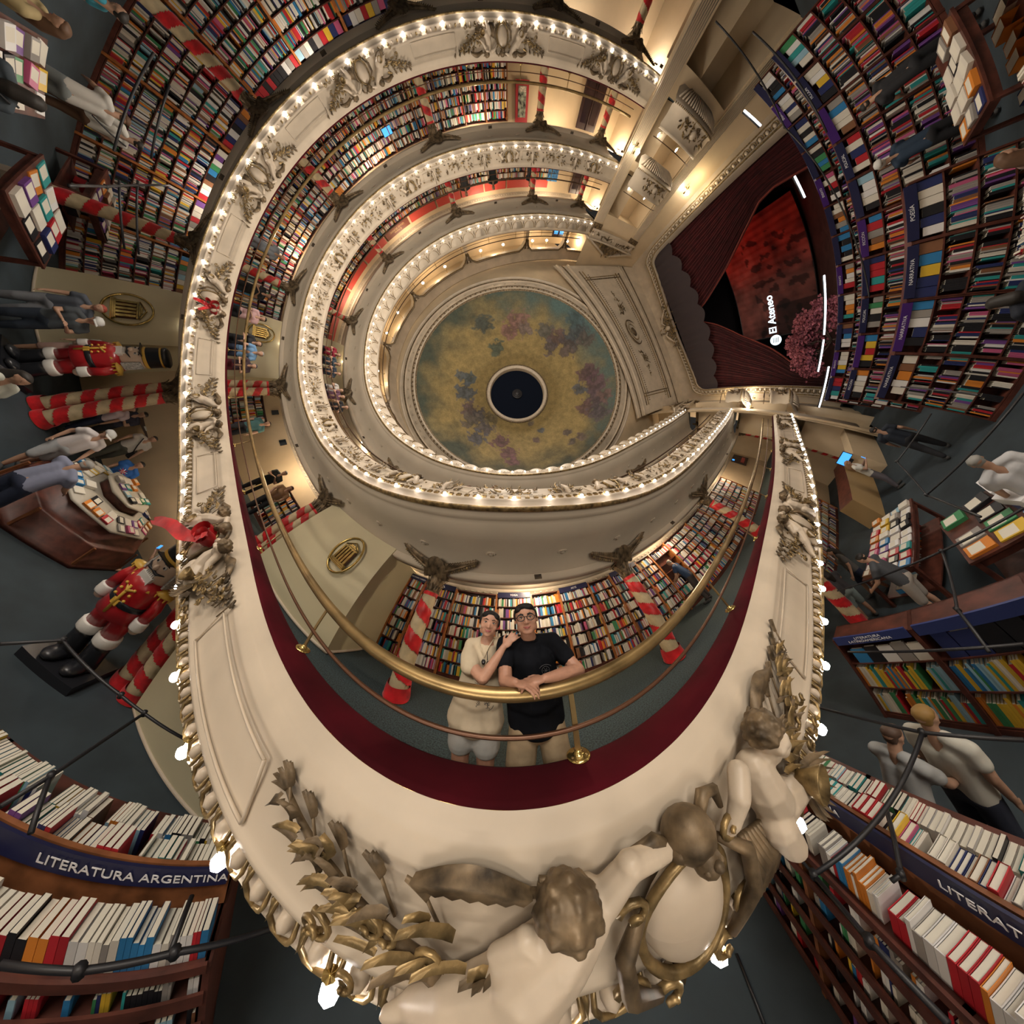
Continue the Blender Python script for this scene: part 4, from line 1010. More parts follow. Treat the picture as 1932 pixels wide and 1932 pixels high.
def single_book(M, x, t, h, d, z, c, nm, where, grp, y=-.015):
    BCOUNT[where] = BCOUNT.get(where, 0) + 1
    o = D.objects.new('book', BKM); COL.objects.link(o); o.color = tuple(c) + (1,)
    o.matrix_world = M @ Matrix.Translation((x, y, z)) @ Matrix.Diagonal((t, d, h, 1))
    tag(o, '%s book, %s %s' % (nm, nth(BCOUNT[where]), where), 'book', grp); BUDGET[0] -= 1
_case_cache = {}
def case_parts(w, h, d, nsh, thick, wood, wood2):
    key = (round(w, 2), round(h, 2), d, nsh, thick, wood.name, wood2.name)
    if key in _case_cache: return _case_cache[key]
    mb = MB()
    mb.box((0, -d+.01, h/2), (w, .02, h), WOOD); mb.box((0, -d/2, h-.015), (w, d, .03), wood2); mb.box((0, -d/2+.01, .04), (w, d-.02, .08), WOOD); c = mb.mesh('carcass')
    mb = MB(); mb.box((0, -d/2+.01, h/2), (thick, d+.02, h), wood); s = mb.mesh('side_panel')
    mb = MB(); mb.box((0, -d/2, 0), (w-.02, d-.01, .022), WOOD); sh = mb.mesh('shelf')
    _case_cache[key] = (c, s, sh); return _case_cache[key]
def bookcase(loc, rz, w, h, d, nsh, seed, lab, grp='bookcases along the wall', wood=WOODO, thick=.03, sign=None, signcol=None, individual=None, faceout=False, hs=None, dens=.96, skip=(), pal=None, top=.05):
    r = random.Random(seed); root = empty('bookcase', loc, rz, label=lab, cat='bookcase', group=grp)
    c, s, sh = case_parts(w, h, d, nsh, thick, wood, WOOD)
    inst(c, 'carcass', parent=root)
    inst(s, 'side_panel', (-w/2, 0, 0), parent=root)
    inst(s, 'side_panel', (w/2, 0, 0), parent=root)
    z0 = .10; pitch = (h-top-z0)/nsh; M = Matrix.Translation(loc) @ Matrix.Rotation(rz, 4, 'Z'); mb = MB()
    for k in range(nsh):
        z = z0 + pitch*k
        inst(sh, 'shelf', (0, 0, z), parent=root)
        if k in skip: continue
        MM = M @ Matrix.Translation((-w/2+thick/2, 0, z+.012))
        if faceout and k == nsh-1:
            x = .01
            while x < w-.2:
                t = r.uniform(.13, .19); c_ = r.choices(PAL, PW)[0]; book_into(mb, MM, x, t, r.uniform(.2, pitch*.9), .03, 0, c_[0]); x += t + .01
            continue
        for (x, t, hh, cc, nm) in shelf_row(r, w-thick, pitch*.62, pitch*.86, dens=dens, pal=pal):
            if individual and k in individual and BUDGET[0] > 0: single_book(MM, x, t, hh, .15, 0, cc, nm, individual[k][0], individual[k][1])
            else: book_into(mb, MM, x, t, hh, .15, 0, cc)
    if mb.v: mb.build('book_rows', label='closely packed books filling the %s' % lab, cat='books', group='packed book rows', kind='stuff')
    if sign is not None:
        q = MB(); q.box((0, .02, h-.02), (w*.94, .025, .16), signcol or NAVY); so = q.build('sign_board', root)
        if sign:
            tm = text_mesh(sign, .085 if len(sign) < 12 else .06, .002, WHITE); o = D.objects.new('lettering', tm); COL.objects.link(o); o.parent = so
            o.matrix_local = Matrix(((-1, 0, 0, 0), (0, 0, 1, .036), (0, 1, 0, h-.02), (0, 0, 0, 1)))
    return root

# --- near gondolas under the camera (double sided, sign riser in the middle)
def gondola(T0, sg, n0, n1, H, lab, name, texts, seed, wood=WOOD, rowpal=None, ind=True, signcol=None, deep=.95):
    """front face at T0 facing the camera; sg = +1 when the case lies towards the stage"""
    r = random.Random(seed); Y = Vector((-AX[0]*sg, -AX[1]*sg, 0)); X = Y.cross(Vector((0, 0, 1))); rz = math.atan2(X.y, X.x); w = n1-n0
    loc = th(T0, (n0+n1)/2, GZ); root = empty('display_bookcase', loc, rz, label=lab, cat='bookcase'); M = Matrix.Translation(loc) @ Matrix.Rotation(rz, 4, 'Z')
    q = MB(); q.box((0, -deep/2, H/2), (w, .03, H-.05), wood); q.box((0, -deep/2, .05), (w, deep-.04, .10), wood); q.build('carcass', root)
    q = MB(); q.box((0, -deep/2, H-.02), (w, deep, .04), wood); q.build('top_board', root)
    q = MB(); q.box((0, 0, H+.01), (w, .02, .07), wood); q.build('front_lip', root)
    nb = max(1, round(w/1.0)); 
    for k in range(nb+1): q = MB(); q.box((-w/2+w*k/nb, -deep/2, H/2), (.035, deep, H), WOODM if k not in (0, nb) else wood); q.build('side_panel', root)
    ns = 5; pit = (H-.12)/ns; mb = MB()
    for k in range(ns):
        q = MB(); q.box((0, -.20, .10+pit*k), (w, .42, .028), wood); q.build('shelf', root)
        q = MB(); q.box((0, .006, .10+pit*k+.045), (w, .016, .10), wood); q.build('shelf_lip', root)
        if k < ns:
            for b in range(nb):
                for (x, t, hh, cc, nm) in shelf_row(r, w/nb-.06, pit*.42, pit*.62, dens=.5): book_into(mb, M @ Matrix.Translation((-w/2+w*b/nb+.03, 0, .115+pit*k)), x, t, hh, .2, 0, cc, y=-.03)
    # riser with the sign
    q = MB(); q.box((0, 0, 0), (w, .03, .32), WOODM, M=Matrix.Translation((0, -.34, H+.20)) @ Matrix.Rotation(R_(8), 4, 'X')); q.build('riser', root)
    q = MB(); q.box((0, 0, 0), (w-.02, .02, .13), signcol or NAVY, M=Matrix.Translation((0, -.315, H+.30)) @ Matrix.Rotation(R_(8), 4, 'X')); so = q.build('sign_board', root)
    for (tx, u, sz) in texts:
        o = D.objects.new('lettering', text_mesh(tx, sz, .002, WHITE)); COL.objects.link(o); o.parent = so
        o.matrix_local = Matrix.Translation((u, -.298, H+.30)) @ Matrix(((-1, 0, 0, 0), (0, 0, 1, 0), (0, 1, 0, 0), (0, 0, 0, 1)))
    # rows of books: in front of the riser, and behind it (seen from above: white page edges)
    for (y, zz, nm_row, dd, hr) in ((-.05, H+.005, 'front row', .17, (.18, .25)), (-.38, H+.06, 'row behind the sign', .15, (.24, .33)), (-.62, H+.0, 'back row', .15, (.20, .26))):
        MM = M @ Matrix.Translation((-w/2+.02, y, zz))
        for (x, t, hh, cc, nm) in shelf_row(r, w-.04, hr[0], hr[1], tmin=.014, tmax=.045, dens=.97, pal=rowpal if nm_row == 'front row' else None):
            if ind and nm_row != 'back row' and BUDGET[0] > 0: single_book(MM, x, t, hh, dd, 0, cc, nm, 'in the %s of the %s' % (nm_row, name), 'books in the %s of the %s' % (nm_row, name), y=0)
            else: book_into(mb, MM, x, t, hh, dd, 0, cc, y=0)
    mb.build('book_rows', label='books on the lower shelves of the %s' % name, cat='books', group='packed book rows', kind='stuff')
    return root
LIGHTPAL = [PAL[0], PAL[1], PAL[1], PAL[0], PAL[12], PAL[2], PAL[4], PAL[5], PAL[6]]
gondola(1.45, 1, -2.9, .6, 1.66, 'double-sided brown bookcase with LITERATURA ARGENTINA sign, lower right below the cherubs', 'bookcase under the putti', [('LITERATURA ARGENTINA', 1.12, .075), ('LITERATURA', -.03, .075)], 3, rowpal=LIGHTPAL)
gondola(-1.95, -1, .25, 3.2, 1.46, 'double-sided brown bookcase with LITERATURA ARGENTINA sign, lower left below the balcony', 'bookcase near the toy soldier', [('LITERATURA ARGENTINA', -.95, .09)], 4, rowpal=LIGHTPAL)
BRIGHTPAL = [PAL[q] for q in (2, 5, 6, 7, 8, 9, 14, 6, 7, 0)]
for k in range(4):
    Y = Vector((-AX[0], -AX[1], 0)); X = Y.cross(Vector((0, 0, 1)))
    r_ = bookcase(th(4.55, -2.6+1.02*k, GZ), math.atan2(X.y, X.x), 1.0, 1.55, .36, 3, 71+k, 'brown bookcase of the LITERATURA LATINOAMERICANA row at the right, %s' % ('at its near end', 'second unit', 'third unit', 'last unit')[k], grp=None, wood=WOOD, sign=('LITERATURA\nLATINOAMERICANA' if k == 0 else ''), signcol=mat('blue_sign', (.03, .045, .16), .4), pal=BRIGHTPAL, faceout=True)
# --- straight rows across the stalls
DARKPAL = [PAL[q] for q in (4, 4, 4, 3, 12, 12, 0, 1, 2, 13, 11, 10, 6, 4, 9)]
def stall_row(T, n0, n1, h, ns, seed, lab, signs, w=1.0, wood=WOOD):
    Y = Vector((-AX[0], -AX[1], 0)); X = Y.cross(Vector((0, 0, 1))); rz = math.atan2(X.y, X.x); k = 0; n = n0 + w/2
    while n < n1:
        bookcase(th(T, n, GZ), rz, w, h, .32, ns, seed*100+k, '%s, number %d from the right' % (lab, k+1) if False else '%s, %s' % (lab, ('at the right end', 'beside the right end', 'right of the middle', 'at the middle', 'left of the middle', 'towards the left', 'nearer the left end', 'at the left end', 'far left', 'beyond the strip light', 'last before the side boxes', 'hidden by the railing', 'by the side wall')[k % 13]), grp=lab, wood=wood, pal=DARKPAL, sign=signs[k % len(signs)], signcol=mat('purple_sign', (.05, .012, .14), .4) if k % 3 == 1 else NAVY, dens=.9, faceout=True)
        n += w+.02; k += 1
stall_row(10.4, -.1, 4.0, 2.05, 5, 21, 'dark bookcase in the nearest row across the stalls', ['NARRATIVA', 'NARRATIVA', 'NARRATIVA', 'POESÍA'])
stall_row(13.4, -.3, 9.6, 2.05, 5, 22, 'dark bookcase in the second row across the stalls', ['FICCIÓN', '', 'POLICIAL', ''])
stall_row(16.2, -.5, 11.8, 2.1, 5, 23, 'dark bookcase in the last row below the stage', ['', 'ENSAYO', ''])
# --- cases around the walls
def wall_cases(sa, sb, off, z, h, ns, seed, lab, w=1.0, **kw):
    n = max(1, round((sb-sa)/(w+.02))); st = (sb-sa)/n
    for k in range(n):
        s = sa + st*(k+.5); a = cpt(s-st/2, off, z); b = cpt(s+st/2, off, z); kk = dict(kw)
        if 'signs' in kk: sg = kk.pop('signs'); kk['sign'] = sg[k % len(sg)]
        bookcase((a+b)/2, math.atan2((b-a).y, (b-a).x), (b-a).length, h, .28, ns, seed*100+k, lab % ('%s' % ORD[k % len(ORD)]), **kk)
ORD = ['first', 'second', 'third', 'fourth', 'fifth', 'sixth', 'seventh', 'eighth', 'ninth', 'tenth', 'eleventh', 'twelfth', 'thirteenth', 'fourteenth', 'fifteenth', 'sixteenth', 'seventeenth', 'eighteenth', 'nineteenth', 'twentieth']
BO = WOFF - .42
# behind the couple: bays set by the uprights seen in the photograph
ups = [(762, 1108), (798, 1108), (863, 1111), (940, 1116), (1000, 1119), (1055, 1116), (1108, 1101), (1149, 1084), (1193, 1057), (1221, 1046), (1248, 1022), (1290, 985), (1322, 962), (1352, 930), (1376, 905)]
us = sorted(s_at(x, y, BO-.02) for x, y in ups); print('uprights', [round(u, 2) for u in us])
whr = ['by the right hand doors', 'far right of the couple', 'right of the striped column', 'beside the man in the blue vest', 'under the small shop display', 'right of the right hand column', 'behind the right hand column', 'left of the right hand column', 'right of the man', 'just right of the man', 'behind the man', 'between the two heads', 'behind the woman', 'left of the woman', 'behind the left hand column', 'x']
sg = {len(us)-4: None}
for k in range(len(us)-1):
    a = cpt(us[k], BO, 0); b = cpt(us[k+1], BO, 0); near = 8 <= k <= 13; W_ = whr[min(k, 15)]
    ind = {q: ('on the %s shelf of the bookcase %s' % (('bottom', 'second', 'third', 'fourth', 'fifth', 'sixth', 'top')[q], W_), 'books %s' % W_) for q in (6, 5, 4)} if near and k in (8, 9, 12) else None
    bookcase((a+b)/2, math.atan2((b-a).y, (b-a).x), (b-a).length, 2.27, .28, 7, 500+k, 'tall bookcase with seven shelves %s' % W_, wood=WOODO if k % 2 else WOODM, thick=.06 if k % 2 else .03, grp='bookcases behind the couple',
             sign={13: 'EROTISMO Y DESEO', 12: 'FÚTBOL', 10: 'YOGA', 8: 'ARTE', 6: 'MÚSICA'}.get(k), individual=ind, skip=(3, 4, 5) if k == 4 else ())
sH = min(fa, fb)-.9; sH2 = max(fa, fb)
wall_cases(sH2+.1, s_at(957, 180, BO), BO, 0, 2.25, 7, 31, 'bookcase across the hall on the lowest balcony, %s from the brass emblem', grp='bookcases across the hall on the lowest balcony', thick=.035, wood=WOODM)
wall_cases(sH2+.1, s_at(1045, 330, BO), BO, FL[1], 1.62, 5, 32, 'low dark bookcase on the middle balcony, %s from the pale panel', grp='bookcases on the middle balcony')
wall_cases(sH2+.05, s_at(745, 10, BO), BO, GZ, 2.75, 8, 33, 'tall bookcase with orange uprights on the ground floor, %s from the pale panel', grp='tall ground floor bookcases', w=1.45, wood=WOODO, thick=.06, signs=['INFANTIL', 'JUVENIL', 'COCINA', 'VIAJES', 'ARTE'], faceout=True, top=.05)
wall_cases(s_at(560, 1290, BO) if False else -14.2, -9.4, BO, GZ, 1.2, 3, 34, 'low ground floor bookcase under the balcony at right, %s from the stairs', grp='low bookcases under the balcony at right')
wall_cases(sN1+1.5, sN1+3.4, BO, 0, 1.5, 5, 35, 'dark low bookcase by the corridor left of the striped columns, %s', wood=WOOD, grp='low dark cases by the corridor')
wall_cases(s_at(470, 780, BO)-.4, s_at(470, 755, BO)+.4, BO, 0, 1.6, 5, 36, 'small dark bookcase beside the standing person in grey, %s', wood=WOOD, grp='small dark cases on the left')
# red panels above the middle balcony cases
for k in range(14):
    sa = sH2+.3 + k*1.45
    if sa > s_at(1040, 330, BO)-.5: break
    a = cpt(sa, WOFF-.05, FL[1]); b = cpt(sa+1.35, WOFF-.05, FL[1]); c_ = (a+b)/2; rz = math.atan2((b-a).y, (b-a).x); brown = k == 4
    root = empty('wall_banner', c_, rz, label='%s banner above the bookcases of the middle balcony, %s from the pale panel' % ('brown shop' if brown else 'red', ORD[k]), cat='banner', group=None if brown else 'red banners on the middle balcony')
    q = MB(); q.box((0, .0, 1.86), ((b-a).length, .03, .42), mat('brown_banner', (.14, .035, .02), .5) if brown else mat('red_banner', (.50, .06, .045), .5)); q.build('cloth', root)
    if brown:
        o = D.objects.new('lettering', text_mesh('El Ateneo\nGRAND SPLENDID', .13, .003, mat('gold_print', (.7, .5, .25), .5))); COL.objects.link(o); o.parent = root; o.matrix_local = Matrix(((-1, 0, 0, 0), (0, 0, 1, .02), (0, 1, 0, 1.88), (0, 0, 0, 1)))
# doors, poster, screens, wall pictures
def wall_box(name, px, py, off, z, w, h, d, m, lab, cat, parts=None, zf=0, rot=0):
    s = s_at(px, py, off); root = empty(name, cpt(s, off, z), crz(s), label=lab, cat=cat); q = MB(); q.box((0, 0, h/2), (w, d, h), m, M=Matrix.Rotation(rot, 4, 'Y')); q.build('frame', root)
    for pn, (x, y, zz), (a, b, c), mm in parts or (): q = MB(); q.box((x, y, zz), (a, b, c), mm); q.build(pn, root)
    return root
DKW = mat('dark_door_wood', (.035, .014, .018), .4, noise_scale=5, noise_amt=.2); GLS = mat('dark_glass', (.02, .012, .02), .1); SCR = mat('lit_screen', (.05, .28, .75), .4, emit=1.6)
wall_box('framed_poster', 985, 170, WOFF-.06, .95, .62, 1.35, .04, mat('poster_red', (.42, .02, .03), .5), 'framed red poster with pale figure across the hall', 'poster', [('print', (0, .025, .68), (.38, .01, 1.0), mat('poster_print', (.30, .33, .26), .5, noise_scale=6, noise_amt=.8)), ('print_foot', (0, .028, .28), (.34, .01, .16), mat('poster_foot', (.75, .68, .58), .5, noise_scale=14, noise_amt=.5))])
for px, py, z, lab in ((1120, 185, 0, 'dark double door on the far side of the lowest balcony'), (1092, 345, FL[1], 'dark double door on the far side of the middle balcony'), (1052, 447, FL[2], 'dark door with blue panes in the top gallery')):
    wall_box('double_door', px, py, WOFF-.05, z, 1.15, 2.2, .08, DKW, lab, 'door', [('pane', (sx*.27, .05, 1.5), (.36, .02, .9), GLS if z < 5 else SCR) for sx in (-1, 1)] + [('lower_panel', (sx*.27, .05, .5), (.36, .02, .7), DKW) for sx in (-1, 1)] + [('mullion', (0, .06, 1.1), (.05, .03, 2.2), DKW)])
wall_box('computer_screen', 726, 238, BO+.02, 1.35, .42, .30, .05, BLACK, 'small computer showing a blue screen among the far bookcases', 'screen', [('display', (0, .03, .15), (.38, .01, .26), SCR)])
wall_box('blue_display', 1043, 332, BO, FL[1]+.7, .7, .95, .05, mat('blue_poster', (.06, .22, .5), .4, noise_scale=9, noise_amt=.6), 'blue poster beside the door on the middle balcony', 'poster')
wall_box('menu_screen', 1378, 862, WOFF-.08, 1.2, 1.3, 1.0, .06, DKW, 'dark kiosk with a small blue screen by the right hand doors', 'kiosk', [('display', (.45, .04, .88), (.22, .01, .16), SCR), ('red_ribbon', (0, .035, .3), (.9, .01, .22), RED)])
for px, py, n_ in ((503, 779, 'single'), (510, 842, 'left'), (518, 838, 'middle'), (528, 834, 'right')): wall_box('small_picture', px, py, WOFF-.04, 1.86, .24, .30, .03, mat('navy_print', (.02, .03, .045), .4), 'small dark framed picture on the left wall, %s one' % n_, 'picture')
for k, (px, py) in enumerate(((915, 240), (925, 690), (1080, 232))): pass
# dark band of doors / display left of the near column
# --- near low furniture: counters and ramps
def prism(name, pts, z0, z1, m, lab, cat, topm=None, parent=None):
    q = MB(); n = len(pts); v = [Vector((p[0], p[1], z0)) for p in pts] + [Vector((p[0], p[1], z1 if not hasattr(z1, '__len__') else z1[i])) for i, p in enumerate(pts)]
    q.add(v, [(i, (i+1) % n, n+(i+1) % n, n+i) for i in range(n)] + [tuple(range(n))[::-1]], m); q.add(v[n:], [tuple(range(n))], topm or m)
    return q.build(name, parent, label=lab, cat=cat)
a = Vector(atz(262, 952, GZ)); b = Vector(atz(205, 885, GZ)); dd = (b-a).normalized(); nn = Vector((dd.y, -dd.x, 0))*-1
esc = prism('stair_parapet', [a-dd*.3-nn*.0, b+dd*1.2, b+dd*1.2-nn*.5, a-dd*.3-nn*.5], GZ, GZ+1.25, mat('ramp_panel', (.50, .36, .20), .55), 'beige side of the basement stairs left of the round book table', 'parapet', mat('ramp_top', (.05, .018, .02), .4))
for k in range(5):
    p = a + dd*(.3+.42*k) - nn*.25; q = MB(); q.box((p.x, p.y, GZ+1.26), (.14, .10, .02), mat('pamphlet', (.6, .62, .62), .6), rz=math.atan2(dd.y, dd.x)); q.build('pamphlet', label='pale leaflet lying on the dark top of the stair parapet', cat='leaflet', group='leaflets on the stair parapet')
# right: beige landing and kiosk counter near the stage stairs
p0 = Vector(atz(1560, 812, -2.5)); 
def quad_box(name, A, B, wdt, z0, z1, m, lab, cat, topm=None):
    A = Vector((A[0], A[1], 0)); B = Vector((B[0], B[1], 0)); d_ = (B-A).normalized(); n_ = Vector((-d_.y, d_.x, 0))*wdt
    return prism(name, [A, B, B+n_, A+n_], z0, z1, m, lab, cat, topm)
quad_box('stair_wall', th(13.2, -2.0), th(19.0, -.9), .35, GZ, GZ+1.1, CREAM2, 'cream stair side wall at the right below the balcony', 'wall')
quad_box('counter', th(10.8, -2.9), th(14.2, -2.5), .55, GZ, GZ+1.05, mat('counter_front', (.50, .34, .16), .5), 'wooden information counter with a blue monitor at the right', 'counter', WOOD)
q = MB(); root = empty('monitor', th(13.0, -2.25, GZ+1.05), AXR, label='blue computer monitor on the counter at the right', cat='screen'); q.box((0, 0, .28), (.04, .5, .34), BLACK); q.box((0, 0, .06), (.12, .18, .12), BLACK); q.build('housing', root); q = MB(); q.box((.024, 0, .28), (.01, .46, .30), SCR); q.build('display', root); root.rotation_euler = (0, 0, math.atan2(-AX[1], -AX[0]))

# ------------------------------------------------------------------ smooth figures: overlapping volumes fused into one surface
def cap(mb, pts, rs, m, seg=10):       # tapered limb with round ends
    pts = [Vector(p) for p in pts]
    if not hasattr(rs, '__len__'): rs = [rs]*len(pts)
    mb.tube(pts, rs, m, seg=seg)
    for p, r in zip(pts, rs): mb.ball(p, r, m, u=seg, vv=6)
def fuse(mb, name, voxel, m=None, smooth=6, sub=0):
    me = mb.mesh(name); o = D.objects.new('tmp', me); COL.objects.link(o)
    r = o.modifiers.new('r', 'REMESH'); r.mode = 'VOXEL'; r.voxel_size = voxel; r.use_smooth_shade = True
    s = o.modifiers.new('s', 'SMOOTH'); s.factor = .5; s.iterations = smooth
    dg = bpy.context.evaluated_depsgraph_get(); me2 = D.meshes.new_from_object(o.evaluated_get(dg)); D.objects.remove(o); D.meshes.remove(me)
    me2.materials.clear(); me2.materials.append(m or mb.mats[0]); me2.name = name
    me2.polygons.foreach_set('use_smooth', [True]*len(me2.polygons)); return me2
def frame3(f, u):
    f = f.normalized(); r = f.cross(u).normalized(); u = r.cross(f).normalized()
    return Matrix(((r.x, f.x, u.x), (r.y, f.y, u.y), (r.z, f.z, u.z)))
SKINM = mat('skin_tan', (.40, .21, .14), .5, noise_scale=30, noise_amt=.06); SKINW = mat('skin_warm', (.46, .25, .17), .5, noise_scale=30, noise_amt=.06); SKINL = mat('skin_light', (.52, .32, .24), .5)
HAIRB = mat('black_hair', (.012, .010, .010), .7, spec=.25, noise_scale=40, noise_amt=.4); EYEW = mat('eye_white', (.75, .72, .68), .3); IRIS = mat('dark_iris', (.02, .01, .006), .2); LIP = mat('lips', (.34, .10, .09), .5); BROW = mat('brow_hair', (.02, .013, .01), .8)
def head_blobs(mb, c, R, k, m, jaw=1.0):
    """c = centre of the head, R = rotation (x right, y forward, z up), k = half height of the head"""
    def P(x, y, z): return c + R @ Vector((x*k, y*k, z*k))
    E = lambda x, y, z, a, b, d: mb.ball(P(x, y, z), (a*k, b*k, d*k), m, M=R, u=16, vv=12)
    E(0, -.08, .25, .72, .78, .70); E(0, .10, .0, .66, .60, .60); E(0, .20, -.40, .54*jaw, .42, .42); E(0, .42, -.70, .26*jaw, .20, .17)
    for s in (-1, 1):
        E(s*.38, .40, -.18, .22, .18, .20); E(s*.72, -.04, -.05, .07, .15, .21); E(s*.30, .53, .28, .24, .10, .07); E(s*.42, .16, -.5, .18*jaw, .22, .2)
        E(s*.10, .70, -.22, .07, .06, .055)
    mb.tube([P(0, .60, .16), P(0, .72, -.05), P(0, .79, -.20)], [.06*k, .075*k, .085*k], m, seg=8); mb.ball(P(0, .77, -.2), .09*k, m)
    E(0, .60, -.40, .18, .10, .10)
    return P
def face_parts(root, c, R, k, brow=1.0, smile=.05, lip=LIP):
    def P(x, y, z): return c + R @ Vector((x*k, y*k, z*k))
    q = MB(); i = MB(); b = MB(); l = MB(); lid = MB()
    for s in (-1, 1):
        q.ball(P(s*.275, .60, .10), (.115*k, .075*k, .052*k), EYEW, M=R, u=12, vv=8); i.ball(P(s*.272, .655, .10), (.050*k, .030*k, .048*k), IRIS, M=R, u=10, vv=6)
        lid.tube([P(s*.15, .63, .10), P(s*.27, .685, .150), P(s*.40, .61, .11)], .020*k, BROW, seg=5)
        b.tube([P(s*.12, .665, .27), P(s*.28, .69, .325), P(s*.46, .57, .265)], [.028*k*brow, .036*k*brow, .014*k*brow], BROW, seg=6)
    l.tube([P(-.24, .585, -.43+smile), P(-.12, .665, -.435), P(0, .695, -.425), P(.12, .665, -.435), P(.24, .585, -.43+smile)], [.012*k, .034*k, .036*k, .034*k, .012*k], lip, seg=6)
    l.tube([P(-.15, .65, -.475), P(0, .69, -.495), P(.15, .65, -.475)], [.01*k, .04*k, .01*k], lip, seg=6)
    q.build('eyes', root); i.build('irises', root); lid.build('eyelids', root); b.build('eyebrows', root); l.build('lips', root); return P
def hand(mb, w, d, n, L, m, curl=.5, side=1, seg=7, spread=.10):
    """w wrist, d direction of the fingers, n = back of the hand, L hand length"""
    d = d.normalized(); n = (n - d*n.dot(d)).normalized(); x = d.cross(n)
    p = w + d*L*.26
    Rm = Matrix(((x.x, d.x, n.x), (x.y, d.y, n.y), (x.z, d.z, n.z)))
    mb.ball(p, (L*.23, L*.30, L*.10), m, M=Rm, u=12, vv=8)
    for k in range(4):
        o = (-1.5+k)*.115*L; ln = L*(.42, .50, .47, .37)[k if side > 0 else 3-k]; b = w + d*L*.50 + x*o
        fd = (d + x*(-1.5+k)*spread).normalized(); pts = [b]
        a = 0
        for j in range(3):
            a += curl*(.55 if j else .35); dr = fd*math.cos(a) - n*math.sin(a); pts.append(pts[-1] + dr*ln*(.42, .33, .25)[j])
        cap(mb, pts, [L*.056, L*.052, L*.047, L*.04], m, seg=seg)
    b = w + d*L*.18 + x*side*L*.17; td = (d*.65 + x*side*.75 - n*.15).normalized()
    cap(mb, [b, b + td*L*.20, b + td*L*.20 + (d*.9+x*side*.2 - n*.2*curl).normalized()*L*.19], [L*.075, L*.062, L*.046], m, seg=seg)
def pj(x, y, d): return atd(x, y, d)

